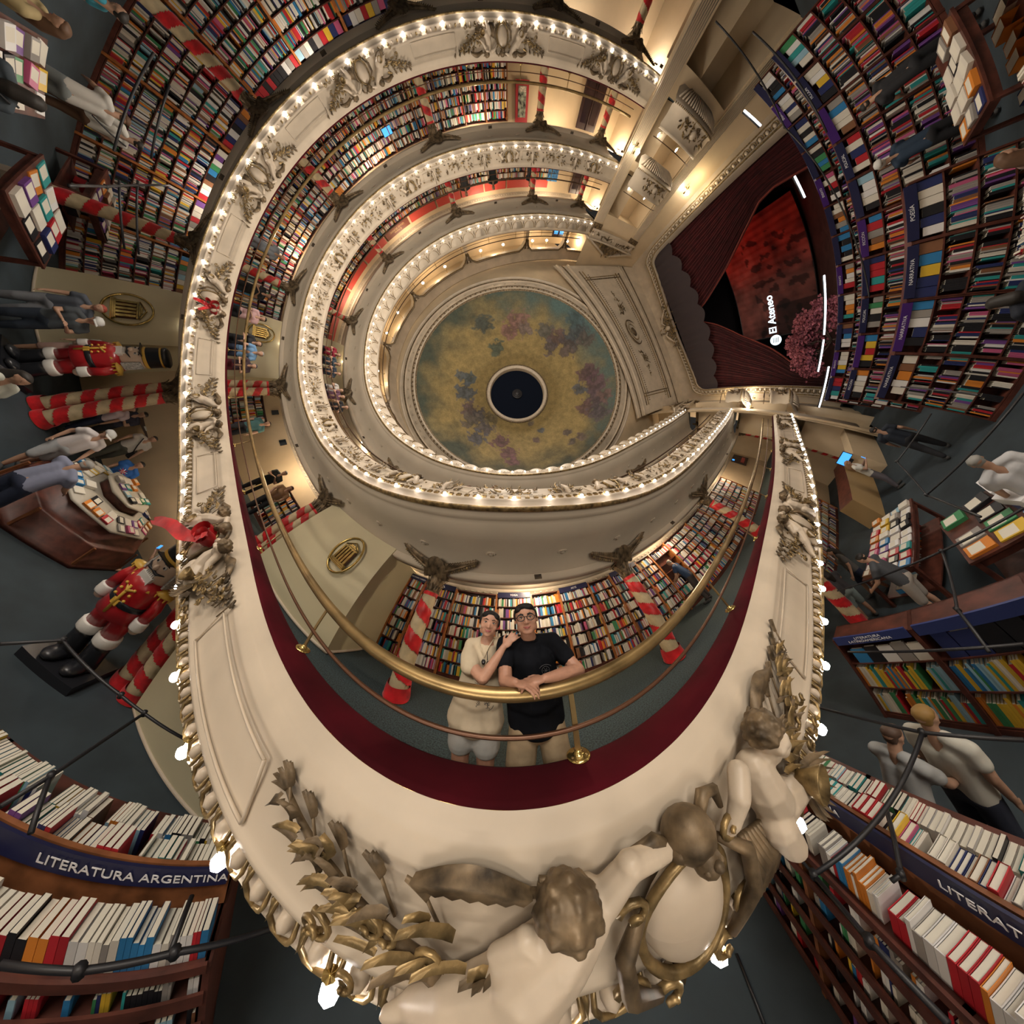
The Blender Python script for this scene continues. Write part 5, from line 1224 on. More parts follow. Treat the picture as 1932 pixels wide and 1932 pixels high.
# --- the couple at the railing
def man():
    root = empty('person', (-.16, -1.2, 0), label='man in a black t-shirt, glasses and beige shorts leaning on the brass rail', cat='person'); off = -root.location
    def fin(me, name, **k): o = D.objects.new(name, me); COL.objects.link(o); o.parent = root; o.location = off; return tag(o, **k)
    H = Vector((-.125, -1.09, 1.578)); f = (Vector((.0, 0, CAMZ+.02)) - H); f.z = 0; f.normalize(); up = Vector((.10, .12, 1)); R = frame3(f, up); k = .132
    b = MB(); head_blobs(b, H, R, k, SKINM, jaw=1.18)
    neck = Vector((-.15, -1.19, 1.42)); cap(b, [neck, H - Vector((0, .04, .06))], [.068, .062], SKINM)
    shL, shR = Vector((-.355, -1.20, 1.37)), Vector((.055, -1.22, 1.37))
    elL, wrL = Vector((-.46, -1.03, 1.155)), Vector((-.20, -.925, 1.20)); elR, wrR = Vector((.04, -1.0, 1.17)), Vector((-.02, -.93, 1.19))
    cap(b, [neck - Vector((0, .02, .04)), Vector((-.15, -1.2, 1.2)), Vector((-.16, -1.2, .95)), Vector((-.17, -1.2, .85))], [.09, .13, .13, .13], SKINM)
    cap(b, [shL, elL], [.058, .050], SKINM); cap(b, [elL, elL*.5+wrL*.5+Vector((0, 0, .005)), wrL], [.050, .044, .029], SKINM); cap(b, [shR, elR], [.055, .046], SKINM); cap(b, [elR, wrR], [.045, .028], SKINM)
    hand(b, wrL, Vector((1, .05, -.02)), Vector((0, .15, 1)), .185, SKINM, curl=.75, side=1); hand(b, wrR, Vector((-.75, .5, -.02)), Vector((0, .1, 1)), .175, SKINM, curl=.9, side=-1)
    for hx, kx in ((-.09, -.02), (.09, .015)):
        cap(b, [Vector((-.17+hx, -1.2, .86)), Vector((-.17+hx*1.15+kx, -1.18, .47)), Vector((-.17+hx*1.2, -1.24, .10))], [.085, .058, .042], SKINM); cap(b, [Vector((-.17+hx*1.2, -1.25, .05)), Vector((-.17+hx*1.3, -1.12, .03))], [.04, .03], SKINM)
    fin(fuse(b, 'body', .0065, SKINM, 4), 'body')
    face_parts(root, H + off, R, k, brow=1.3, smile=.03)
    # black t-shirt
    TS = mat('black_tshirt', (.006, .007, .010), .9, noise_scale=5, noise_amt=.3, bump=.25, spec=.1); b = MB()
    cap(b, [Vector((-.15, -1.205, 1.335)), Vector((-.155, -1.19, 1.22)), Vector((-.16, -1.19, 1.05)), Vector((-.165, -1.19, .88)), Vector((-.17, -1.19, .80))], [.11, .145, .145, .15, .155], TS, seg=16)
    for s, sh in ((-1, shL), (1, shR)):
        cap(b, [Vector((-.15+s*.04, -1.2, 1.40)), sh + Vector((0, 0, .0)), ], [.055, .075], TS); cap(b, [Vector((-.15+s*.09, -1.19, 1.24)), Vector((-.16+s*.10, -1.19, 1.02)), Vector((-.17+s*.10, -1.19, .80))], [.11, .105, .10], TS, seg=14)
        el = elL if s < 0 else elR; cap(b, [sh, sh*.45 + el*.55], [.078, .074], TS)
    b.ball((-.165, -1.15, 1.0), (.15, .13, .17), TS)
    fin(fuse(b, 'tshirt', .009, TS, 8), 'tshirt')
    b = MB(); b.tube([Vector((-.15, -1.185, 1.415)) + Vector((.078*math.cos(a), .07*math.sin(a), -.018*math.sin(a))) for a in np.linspace(0, 2*math.pi, 25)[:-1]], .007, TS, seg=6, closed=True); fin(b.mesh('c'), 'collar')
    # faint round chest print
    b = MB(); PR = mat('grey_print', (.10, .10, .11), .8); cc = Vector((-.235, -1.052, 1.20))
    b.tube([cc + Vector((.028*math.cos(a), .0+.004*math.cos(a), .028*math.sin(a))) for a in np.linspace(0, 2*math.pi, 17)[:-1]], .0012, PR, seg=4, closed=True)
    for q_ in range(6): a = q_*math.pi/3; b.tube([cc, cc + Vector((.02*math.cos(a), 0, .02*math.sin(a)))], .0010, PR, seg=4)
    b.tube([cc + Vector((.05*math.cos(a), .006*math.cos(a), .040*math.sin(a))) for a in np.linspace(.5, 2.6, 12)], .0016, PR, seg=4); fin(b.mesh('print'), 'chest_print')
    SH = mat('beige_shorts', (.42, .32, .20), .8, noise_scale=9, noise_amt=.12, bump=.2); b = MB()
    cap(b, [Vector((-.17, -1.2, .88)), Vector((-.17, -1.2, .78))], [.145, .15], SH, seg=16)
    for s in (-1, 1): cap(b, [Vector((-.17+s*.085, -1.195, .80)), Vector((-.17+s*.105, -1.18, .62)), Vector((-.17+s*.12, -1.18, .47))], [.105, .10, .098], SH, seg=14)
    fin(fuse(b, 'shorts', .009, SH, 6), 'shorts')
    # hair: short, black, side swept
    b = MB()
    for (x, y, z, a_, b_, d_) in ((0, -.16, .44, .78, .74, .60), (0, .22, .76, .60, .44, .24), (-.24, .38, .68, .36, .28, .18), (.38, .24, .60, .30, .36, .22), (0, -.5, -.05, .6, .3, .5)): b.ball(H + R @ Vector((x*k, y*k, z*k)), (a_*k, b_*k, d_*k), HAIRB, M=R, u=14, vv=10)
    for s in (-1, 1): b.ball(H + R @ Vector((s*.70*k, .08*k, .22*k)), (.09*k, .2*k, .28*k), HAIRB, M=R)
    fin(fuse(b, 'hair', .006, HAIRB, 4), 'hair')
    # round dark glasses
    b = MB(); g = MB(); GM = mat('glasses_frame', (.01, .01, .012), .25)
    for s in (-1, 1):
        c = H + R @ Vector((s*.30*k, .74*k, .09*k)); b.tube([c + R @ Vector((.225*k*math.cos(a), -.03*k*abs(math.cos(a)), .17*k*math.sin(a))) for a in np.linspace(0, 2*math.pi, 21)[:-1]], .0033, GM, seg=6, closed=True)
        b.tube([H + R @ Vector((s*.52*k, .70*k, .13*k)), H + R @ Vector((s*.74*k, .35*k, .12*k)), H + R @ Vector((s*.76*k, -.05*k, .08*k))], .0028, GM, seg=5)
    b.tube([H + R @ Vector((-.09*k, .77*k, .12*k)), H + R @ Vector((0, .80*k, .15*k)), H + R @ Vector((.09*k, .77*k, .12*k))], .0028, GM, seg=5); fin(b.mesh('g'), 'glasses')
    b = MB()
    for s in (-1, 1): cap(b, [Vector((-.17+s*.108, -1.26, .045)), Vector((-.17+s*.115, -1.10, .035))], [.05, .045], BLACK)
    fin(b.mesh('s'), 'shoes')
def woman():
    root = empty('person', (.25, -1.2, 0), label='woman in a cream printed t-shirt resting her hand on the shoulder of the man', cat='person'); off = -root.location
    def fin(me, name, **k): o = D.objects.new(name, me); COL.objects.link(o); o.parent = root; o.location = off; return tag(o, **k)
    H = Vector((.200, -1.17, 1.535)); f = (Vector((0, 0, CAMZ)) - H); f.z = .02; f.normalize(); up = Vector((-.14, .05, 1)); R = frame3(f, up); k = .120
    b = MB(); head_blobs(b, H, R, k, SKINW, jaw=.98)
    neck = Vector((.215, -1.22, 1.40)); cap(b, [neck, H - Vector((0, .03, .06))], [.052, .050], SKINW)
    shR, shL = Vector((.345, -1.215, 1.335)), Vector((.10, -1.26, 1.37)); el, wr = Vector((.185, -1.0, 1.175)), Vector((.06, -1.085, 1.375))
    cap(b, [neck - Vector((0, 0, .03)), Vector((.22, -1.2, 1.2)), Vector((.25, -1.2, .95))], [.075, .11, .11], SKINW)
    cap(b, [shR, Vector((.30, -1.08, 1.23)), el], [.05, .047, .042], SKINW); cap(b, [el, el*.5+wr*.5, wr], [.041, .036, .024], SKINW); hand(b, wr, Vector((-.55, -.18, .55)), Vector((.25, .85, .35)), .165, SKINW, curl=.35, side=-1, spread=.12)
    cap(b, [shL, Vector((.10, -1.30, 1.15)), Vector((.04, -1.22, 1.0))], [.045, .04, .03], SKINW)
    for hx in (-.08, .08):
        cap(b, [Vector((.255+hx, -1.2, .85)), Vector((.255+hx*1.05, -1.18, .47)), Vector((.255+hx, -1.22, .10))], [.09, .058, .038], SKINW); cap(b, [Vector((.255+hx, -1.22, .05)), Vector((.255+hx*1.1, -1.1, .03))], [.035, .028], SKINW)
    fin(fuse(b, 'body', .0065, SKINW, 4), 'body')
    face_parts(root, H + off, R, k, brow=.9, smile=.055, lip=mat('rose_lips', (.42, .13, .13), .45))
    TS = mat('cream_tshirt', (.55, .46, .33), .8, noise_scale=5, noise_amt=.08, bump=.25); b = MB()
    cap(b, [Vector((.22, -1.215, 1.31)), Vector((.225, -1.2, 1.2)), Vector((.24, -1.195, 1.0)), Vector((.25, -1.195, .84)), Vector((.253, -1.195, .80))], [.095, .115, .118, .135, .15], TS, seg=16)
    for s in (-1, 1): cap(b, [Vector((.225+s*.07, -1.2, 1.2)), Vector((.245+s*.07, -1.195, .98)), Vector((.255+s*.09, -1.195, .79))], [.085, .10, .115], TS, seg=14)
    b.ball((.285, -1.12, 1.20), (.075, .07, .075), TS); b.ball((.165, -1.14, 1.20), (.07, .065, .07), TS)
    cap(b, [Vector((.25, -1.22, 1.385)), shR, Vector((.325, -1.13, 1.265)), Vector((.295, -1.075, 1.22))], [.048, .068, .075, .075], TS); cap(b, [Vector((.19, -1.23, 1.39)), shL, Vector((.10, -1.29, 1.22))], [.045, .062, .06], TS)
    fin(fuse(b, 'tshirt', .009, TS, 8), 'tshirt')
    b = MB(); b.tube([(.155, -1.19, 1.412), (.185, -1.125, 1.35), (.205, -1.10, 1.29), (.235, -1.115, 1.33), (.275, -1.19, 1.40)], .005, TS, seg=6); fin(b.mesh('v'), 'neckline')
    # sunglasses hanging from the collar, printed lettering and sketch
    b = MB(); GM = mat('glasses_frame', (.01, .01, .012), .25)
    for s in (-1, 1): b.ball((.185+s*.018, -1.075, 1.255 + s*.004), (.016, .006, .020), GM)
    b.tube([(.175, -1.08, 1.27), (.185, -1.095, 1.33)], .003, GM, seg=5); fin(b.mesh('sg'), 'sunglasses')
    INK = mat('black_print', (.02, .02, .03), .8); o = D.objects.new('chest_lettering', text_mesh('MADRID', .042, .0008, INK, bold=.0006)); COL.objects.link(o); o.parent = root
    place(o, Vector((-1, .12, 0)), Vector((0, .1, 1)), Vector((.165, -1.058, 1.235))+off*1)
    b = MB(); r = random.Random(3); cc = Vector((.17, -1.045, 1.03))
    for q_ in range(16):
        p = cc + Vector((r.uniform(-.06, .06), -.005, r.uniform(-.05, .05))); pts = [p]
        for j in range(5): pts.append(pts[-1] + Vector((r.uniform(-.022, .022), 0, r.uniform(-.022, .022))))
        b.tube(pts, .0016, INK, seg=4)
    b.ball(cc + Vector((-.03, 0, .01)), (.016, .004, .02), INK); fin(b.mesh('sk'), 'sketch_print')
    SH = mat('pale_grey_shorts', (.42, .42, .40), .8, noise_scale=9, noise_amt=.08, bump=.2); b = MB()
    cap(b, [Vector((.255, -1.2, .80)), Vector((.255, -1.2, .76))], [.11, .12], SH, seg=16)
    for s in (-1, 1): cap(b, [Vector((.255+s*.08, -1.195, .78)), Vector((.255+s*.085, -1.185, .60))], [.105, .092], SH, seg=14)
    fin(fuse(b, 'shorts', .009, SH, 6), 'shorts')
    b = MB()
    for (x, y, z, a_, b_, d_) in ((0, -.16, .40, .77, .74, .62), (0, .16, .74, .56, .44, .20), (0, -.62, .05, .40, .36, .34), (-.36, .34, .58, .30, .24, .26), (.36, .34, .58, .30, .24, .26)): b.ball(H + R @ Vector((x*k, y*k, z*k)), (a_*k, b_*k, d_*k), HAIRB, M=R, u=14, vv=10)
    for s in (-1, 1): b.ball(H + R @ Vector((s*.70*k, .06*k, .2*k)), (.11*k, .26*k, .36*k), HAIRB, M=R)
    fin(fuse(b, 'hair', .006, HAIRB, 4), 'hair')
    b = MB(); NA = mat('red_nails', (.35, .03, .04), .3)
    b = MB()
    for s in (-1, 1): cap(b, [Vector((.255+s*.08, -1.23, .045)), Vector((.255+s*.09, -1.08, .035))], [.042, .038], WHITE)
    fin(b.mesh('s'), 'shoes')
man(); woman()

# --- other visitors: five postures, each with body, top, trousers, hair and shoes of its own colour
def ocm(name, rough=.8): return mat(name, (1, 1, 1), rough, objcol=True)
CLOTH = ocm('plain_cloth'); HAIRO = ocm('hair_colour', .6); SKINO = ocm('skin_colour', .55)
def posture(kind, shorts, seed, longhair=False, bust=False):
    r = random.Random(seed); sk = MB(); top = MB(); bot = MB(); hr = MB(); sh = MB()
    lean = .10 if kind in ('browse', 'rail') else 0; H = Vector((0, .03+lean*1.6, 1.60 - lean*.5)); R = frame3(Vector((0, 1, -.35 if kind in ('browse', 'phone') else -.05)), Vector((0, .1, 1))); k = .11
    head_blobs(sk, H, R, k, SKINO); nk = Vector((0, lean*1.2, 1.44-lean*.3)); cap(sk, [nk, H-Vector((0, .03, .05))], .055, SKINO)
    hipz = .90; shz = 1.38 - lean*.3; sy = lean*1.1
    arms = {'stand': ((.22, .0, 1.12), (.23, .06, .88)), 'walk': ((.23, -.08, 1.13), (.24, .02, .90)), 'phone': ((.21, .10, 1.12), (.06, .30, 1.22)), 'browse': ((.22, .18, 1.12), (.16, .38, .98)), 'rail': ((.24, .18, 1.10), (.14, .36, 1.12))}[kind]
    for s in (-1, 1):
        S = Vector((s*.185, sy, shz)); e = Vector((s*arms[0][0], arms[0][1]+sy*.5, arms[0][2])); w_ = Vector((s*arms[1][0], arms[1][1]+sy*.5, arms[1][2]))
        if kind == 'walk' and s < 0: e.y += .14; w_.y += .18
        cap(sk, [S, e], [.05, .042], SKINO, seg=8); cap(sk, [e, w_], [.041, .028], SKINO, seg=8); hand(sk, w_, (w_-e), Vector((s*.6, 0, .6)), .16, SKINO, curl=.5, side=-s, seg=5)
        cap(top, [Vector((s*.06, sy, 1.43-lean*.3)), S, S*.5+e*.5], [.06, .07, .068], CLOTH)
        st = .12 if kind == 'walk' else 0
        hp = Vector((s*.09, 0, .88)); kn = Vector((s*.10, .03 + s*st*.6, .48)); an = Vector((s*.11, -.03 + s*st*1.3, .09))
        cap(sk, [kn+Vector((0, 0, .1)), kn, kn*.6+an*.4+Vector((0, -.015, 0)), an], [.06, .055, .052, .036], SKINO, seg=8)
        cap(sh, [an-Vector((0, .02, .035)), an + Vector((s*.02, .14, -.05))], [.045, .038], CLOTH)
        cap(bot, [hp, kn] + ([an+Vector((0, 0, .04))] if not shorts else []), [.10, .082] + ([.058] if not shorts else []), CLOTH)
    for x in (-.07, .07): cap(top, [Vector((x, sy, 1.28)), Vector((x, sy*.5, 1.1)), Vector((x*1.1, 0, .88))], [.105, .105, .11], CLOTH)
    if bust: top.ball((0, sy+.07, 1.24), (.13, .08, .08), CLOTH)
    cap(bot, [Vector((-.07, 0, .88)), Vector((.07, 0, .88))], .115, CLOTH); cap(sk, [nk, Vector((0, sy, 1.2)), Vector((0, 0, .9))], [.06, .09, .09], SKINO)
    for (x, y, z, a_, b_, d_) in ((0, -.16, .38, .78, .74, .62), (0, .16, .72, .56, .42, .22), (0, -.45, -.1, .62, .32, .5)): hr.ball(H + R @ Vector((x*k, y*k, z*k)), (a_*k, b_*k, d_*k), HAIRO, M=R, u=10, vv=8)
    if longhair: cap(hr, [H + Vector((0, -.05, 0)), Vector((0, -.06+sy, 1.45)), Vector((0, -.09+sy, 1.28))], [.085, .09, .05], HAIRO)
    P = lambda x, y, z: H + R @ Vector((x*k, y*k, z*k)); fc = MB()
    for s in (-1, 1): fc.ball(P(s*.26, .60, .09), (.06*k, .04*k, .05*k), IRIS); fc.tube([P(s*.12, .63, .28), P(s*.42, .54, .28)], .025*k, BROW, seg=4)
    fc.tube([P(-.2, .62, -.44), P(0, .71, -.45), P(.2, .62, -.44)], .03*k, LIP, seg=5)
    return dict(body=fuse(sk, 'body', .016, SKINO, 2), top=fuse(top, 'top', .02, CLOTH, 5), trousers=fuse(bot, 'trousers', .02, CLOTH, 5), hair=fuse(hr, 'hair', .016, HAIRO, 3), shoes=fuse(sh, 'shoes', .018, CLOTH, 2), face=fc.mesh('face'))
POS = {}
def person(x, y, z, face, kind, shorts, longhair, top, bot, hair, lab, h=1.0, skin=(.42, .25, .17), shoes=(.05, .05, .05), grp=None, extra=None):
    key = (kind, shorts, longhair)
    if key not in POS: POS[key] = posture(kind, shorts, 1, longhair, bust=longhair)
    root = empty('person', (x, y, z), face - math.pi/2, label=lab, cat='person', group=grp); root.scale = (h, h, h)
    for n, c in (('body', skin), ('top', top), ('trousers', bot), ('hair', hair), ('shoes', shoes), ('face', (1, 1, 1))):
        o = inst(POS[key][n], n, parent=root); o.color = tuple(c) + (1,)
    if extra == 'cap' or extra == 'redcap':
        q = MB(); q.lathe([(.102, 1.63), (.10, 1.68), (.075, 1.73), (.02, 1.75)], mat('cap_cloth', (.6, .6, .58), .8), seg=14, c=(0, .02, 0)); q.box((0, .13, 1.64), (.14, .12, .012), mat('cap_cloth', (.6, .6, .58), .8)); q.build('cap', root)
    if extra == 'backpack':
        q = MB(); q.box((0, -.19, 1.2), (.30, .17, .42), CLOTH, taper=.85); o = fuse(q, 'bp', .02, CLOTH, 6); o = inst(o, 'backpack', parent=root); o.color = (.02, .02, .025, 1)
    if extra == 'strap':
        q = MB(); q.tube([(.14, .12, 1.44), (.0, .16, 1.2), (-.17, .1, .98), (-.15, -.12, 1.0), (0, -.14, 1.25), (.14, -.06, 1.44)], .014, BLACK, seg=5); q.build('bag_strap', root); q = MB(); q.box((-.22, .0, .9), (.10, .26, .22), BLACK, taper=.9); q.build('shoulder_bag', root)
    if extra == 'burst':
        q = MB(); RB = mat('red_star_print', (.6, .03, .05), .7)
        for a in range(10): q.tube([(0, .155, 1.22), (.10*math.cos(a*.628), .15, 1.22+.10*math.sin(a*.628))], [.018, .003], RB if a % 2 else WHITE, seg=4)
        q.build('star_print', root)
    if extra == 'phone': q = MB(); q.box((0, .36, 1.30), (.075, .012, .15), SCR); q.build('phone', root)
    return root
def toward(p, q): return math.atan2(q[1]-p[1], q[0]-p[0])
G1 = GZ
def gp(px, py, hh=1.55): p = atz(px, py, GZ + hh); return p.x, p.y
CRY = (.52, .50, .46); BLK = (.012, .013, .017); NVY = (.015, .022, .05); GRY = (.16, .17, .19); BRN = (.10, .05, .025); HB = (.015, .012, .01); HG = (.30, .29, .27)
oct_ = (8.85, 3.0)
PPL = [  # px, py of the head, height above floor, facing, posture, shorts, long hair, top, bottom, hair, label, scale, extra
 (150, 870, 1.60, oct_, 'browse', 0, 0, (.22, .24, .34), NVY, HG, 'grey-haired man in a lavender shirt at the octagonal table, hands near the books', 1.02, None),
 (258, 880, 1.50, (0, 0), 'stand', 1, 0, (.02, .12, .42), (.36, .35, .28), HB, 'boy in a bright blue t-shirt with a red star print beyond the octagonal table', .93, 'burst'),
 (203, 820, 1.60, (5, 0), 'walk', 1, 0, (.62, .58, .58), (.38, .40, .42), HB, 'woman in a white tank top and pale cap on the ground floor left', .98, 'cap'),
 (290, 828, 1.60, oct_, 'walk', 0, 0, CRY, (.07, .07, .055), HB, 'person in a white shirt with a dark shoulder strap behind the boy', 1.0, 'strap'),
 (272, 783, 1.60, (0, 4), 'phone', 0, 0, (.03, .03, .05), BLK, HB, 'person in dark clothes next to the double striped column, ground floor', .98, None),
 (248, 772, 1.55, (0, 3), 'stand', 0, 1, (.50, .42, .44), NVY, HB, 'person in a pink and white top beside the double striped column', .95, None),
 (215, 662, 1.60, (0, 3), 'walk', 1, 1, (.50, .48, .42), (.42, .28, .24), HB, 'person in a white printed t-shirt walking past the pale ground floor panel', .98, None),
 (192, 582, 1.62, (0, 0), 'stand', 0, 0, (.06, .07, .09), GRY, (.30, .05, .03), 'red-haired person in dark clothes with a black rucksack by the pale panel', 1.0, 'backpack'),
 (180, 606, 1.60, (3, 0), 'phone', 0, 0, (.05, .06, .07), (.012, .02, .035), CRY, 'person with a white cap and dark vest holding a phone, pale panel behind', .98, 'cap'),
 (40, 712, 1.60, (6, 0), 'walk', 0, 1, (.50, .52, .46), BLK, HB, 'dark-haired person with a pale top at the left edge of the photograph', 1.0, 'backpack'),
 (335, 1040, 1.60, oct_, 'phone', 0, 1, BLK, BLK, HB, 'dark curly-haired visitor holding a phone behind the bulbs at left', 1.0, 'phone'),
 (296, 1072, 1.58, oct_, 'browse', 0, 0, (.35, .12, .06), NVY, CRY, 'visitor in a flower-patterned top and grey hat behind the octagonal table', .95, 'cap'),
 (268, 1090, 1.05, (0, 0), 'stand', 1, 0, (.02, .02, .03), (.45, .42, .44), HB, 'child in pale shorts and white shoes near the large toy soldier', .66, None),
 (62, 190, 1.60, (8, 11), 'walk', 1, 1, (.045, .06, .075), NVY, HB, 'long-haired person in a grey top with a dark shoulder bag, upper left', 1.02, 'strap'),
 (232, 232, 1.60, (8, 14), 'browse', 1, 0, CRY, (.2, .22, .22), BRN, 'person in a white shirt reading near the ground floor cases, upper left', 1.0, None),
 (258, 272, 1.60, (8, 14), 'stand', 0, 0, (.6, .58, .52), BRN, HB, 'person in a white vest with a yellow bag by the tall cases', 1.0, 'strap'),
 (215, 20, 1.55, (2, 14), 'walk', 0, 0, (.03, .22, .30), BLK, HB, 'person in a teal jacket at the upper left edge', 1.0, None),
 (100, 45, 1.55, (2, 10), 'phone', 1, 1, (.33, .26, .13), (.02, .05, .12), BRN, 'person in a mustard top at the upper left corner', 1.0, None),
 (1638, 1040, 1.62, (-8.0, -.2), 'browse', 1, 0, (.055, .06, .07), (.34, .31, .28), HB, 'tall dark-haired man in a charcoal t-shirt and beige shorts at the book table, right', 1.06, None),
 (1560, 1082, 1.55, (-8.4, .4), 'browse', 1, 1, (.05, .05, .06), (.28, .36, .36), HB, 'woman in pale teal shorts beside the book table, just past the bulbs', .95, None),
 (1568, 1040, 1.6, (-8.4, .4), 'walk', 1, 1, (.09, .09, .09), NVY, HB, 'woman in dark shorts beside the book table, behind the other shopper', .97, None),
 (1600, 876, 1.58, (-10, 6), 'phone', 0, 1, (.60, .58, .52), (.12, .11, .13), (.25, .14, .07), 'woman in a white blouse holding up a phone at the right', .98, 'phone'),
 (1846, 872, 1.6, (-11, 5), 'walk', 0, 0, (.52, .53, .55), (.10, .10, .10), (.3, .3, .28), 'person in a white shirt seen from above at the right', 1.0, None),
 (1650, 812, 1.6, (-12, 6), 'walk', 0, 0, (.012, .018, .03), BLK, HB, 'person in dark clothes beside the third row of bookcases at the right', 1.02, None),
 (1890, 560, 1.6, (-9, 6.5), 'browse', 1, 1, (.010, .014, .025), (.45, .42, .42), HB, 'dark-haired woman bending over a book at the right edge', 1.0, None),
 (1665, 305, 1.6, (-10, 13), 'browse', 0, 0, (.012, .03, .06), BLK, CRY, 'person with a white cap in front of the bookcases at the upper right', 1.0, 'cap'),
 (1632, 190, 1.6, (-10, 14), 'browse', 0, 0, BLK, BLK, HB, 'person in black browsing the cases at the upper right', 1.0, None),
 (1900, 300, 1.6, (-5, 10), 'walk', 1, 1, (.30, .2, .17), (.3, .3, .33), BRN, 'person in a pale top at the right upper edge', 1.0, None),
 (1660, 1405, 1.60, (-4.6, .6), 'browse', 0, 0, (.36, .37, .37), (.04, .045, .05), (.08, .045, .03), 'curly-haired person in a grey t-shirt beside the lower right bookcase', 1.0, None),
 (1742, 1352, 1.62, (-4.6, .9), 'stand', 1, 0, (.55, .54, .48), (.02, .025, .045), (.26, .15, .04), 'blonde woman in a white t-shirt and dark skirt beside the lower right bookcase', 1.02, None),
]
for (px, py, hh, fa_, kind, sh_, lh, tc, bc, hc, lab, sc_, ex) in PPL:
    x, y = gp(px, py, hh*sc_); person(x, y, GZ, toward((x, y), fa_), kind, sh_, lh, tc, bc, hc, lab, sc_, extra=ex)
# on the balconies
def bp(px, py, off, lev, face, *a, **k):
    s = s_at(px, py, off); p = cpt(s, off); fa_ = face if face is not None else math.atan2(-p.y, -p.x); return person(p.x, p.y, FL[lev], fa_, *a, **k)
bp(497, 603, .75, 0, None, 'phone', 0, 1, (.45, .28, .28), BLK, HB, 'woman in a white and red top leaning on the far rail left of the emblem', .98)
bp(483, 648, .72, 0, None, 'rail', 0, 1, BLK, BLK, HB, 'long-haired woman in black below the far brass emblem', .98)
bp(492, 667, .70, 0, None, 'rail', 0, 0, (.14, .28, .48), NVY, HG, 'bald man in a light blue shirt at the far rail', 1.02)
bp(482, 691, .70, 0, None, 'rail', 0, 1, (.04, .02, .03), (.1, .01, .02), NVY, 'girl with a dark blue cap at the far rail', .90)
bp(497, 800, 1.6, 0, None, 'walk', 0, 0, (.05, .14, .15), BLK, HB, 'person in a teal grey top walking on the balcony at left', 1.0)
bp(520, 478, 1.5, 0, None, 'walk', 0, 0, (.20, .22, .25), GRY, HG, 'person in a grey shirt passing the far bookcases of the lowest balcony', 1.0)
bp(497, 556, 2.0, 0, None, 'phone', 0, 0, BLK, BLK, HB, 'person in black with a phone before the far bookcases, left', 1.0)
bp(1285, 1068, 2.5, 0, math.pi*1.5, 'browse', 0, 0, (.015, .04, .10), (.05, .04, .04), HG, 'grey-haired shop assistant in a blue vest at the bookcases right of the couple', 1.0)
bp(536, 893, 2.4, 0, None, 'phone', 0, 0, (.012, .014, .015), BLK, HB, 'person in black standing in the corridor left of the striped columns', 1.0)
bp(541, 925, 2.1, 0, None, 'browse', 0, 1, (.34, .20, .11), BLK, BRN, 'person in a tan jacket bending over in the corridor at left', 1.0)
for (px, py, tc, lab) in ((632, 668, (.25, .01, .03), 'person in a dark red shirt on the middle balcony, left'), (634, 686, (.03, .05, .07), 'person in navy behind the middle balcony rail, left'), (640, 705, (.02, .03, .05), 'second dark figure behind the middle balcony rail'), (652, 738, (.5, .48, .46), 'person in white at the middle balcony rail, left'), (664, 752, (.12, .05, .09), 'person in purple at the middle balcony rail, left'), (676, 772, BLK, 'person in black at the lower left of the middle balcony'),
                         (905, 250+640+20, (.10, .06, .10), 'purple-hatted person peering over the middle balcony above the couple'), (944, 911, (.14, .09, .14), 'second purple-hatted person peering over the middle balcony above the couple')):
    bp(px, py, .68, 1, None, 'rail', 0, py % 2 == 0, tc, BLK, HB if py < 900 else (.14, .08, .14), lab, 1.0)
for (px, py, c_, lab) in ((1002, 335, (.012, .02, .03), 'dark silhouette at the column of the middle balcony across the hall'), (930, 342, (.015, .02, .02), 'dark figure browsing on the middle balcony across the hall'), (878, 355, (.05, .05, .05), 'figure in grey browsing on the middle balcony across the hall')):
    bp(px, py, 2.0, 1, None, 'stand', 0, 0, c_, BLK, HB, lab, 1.05)

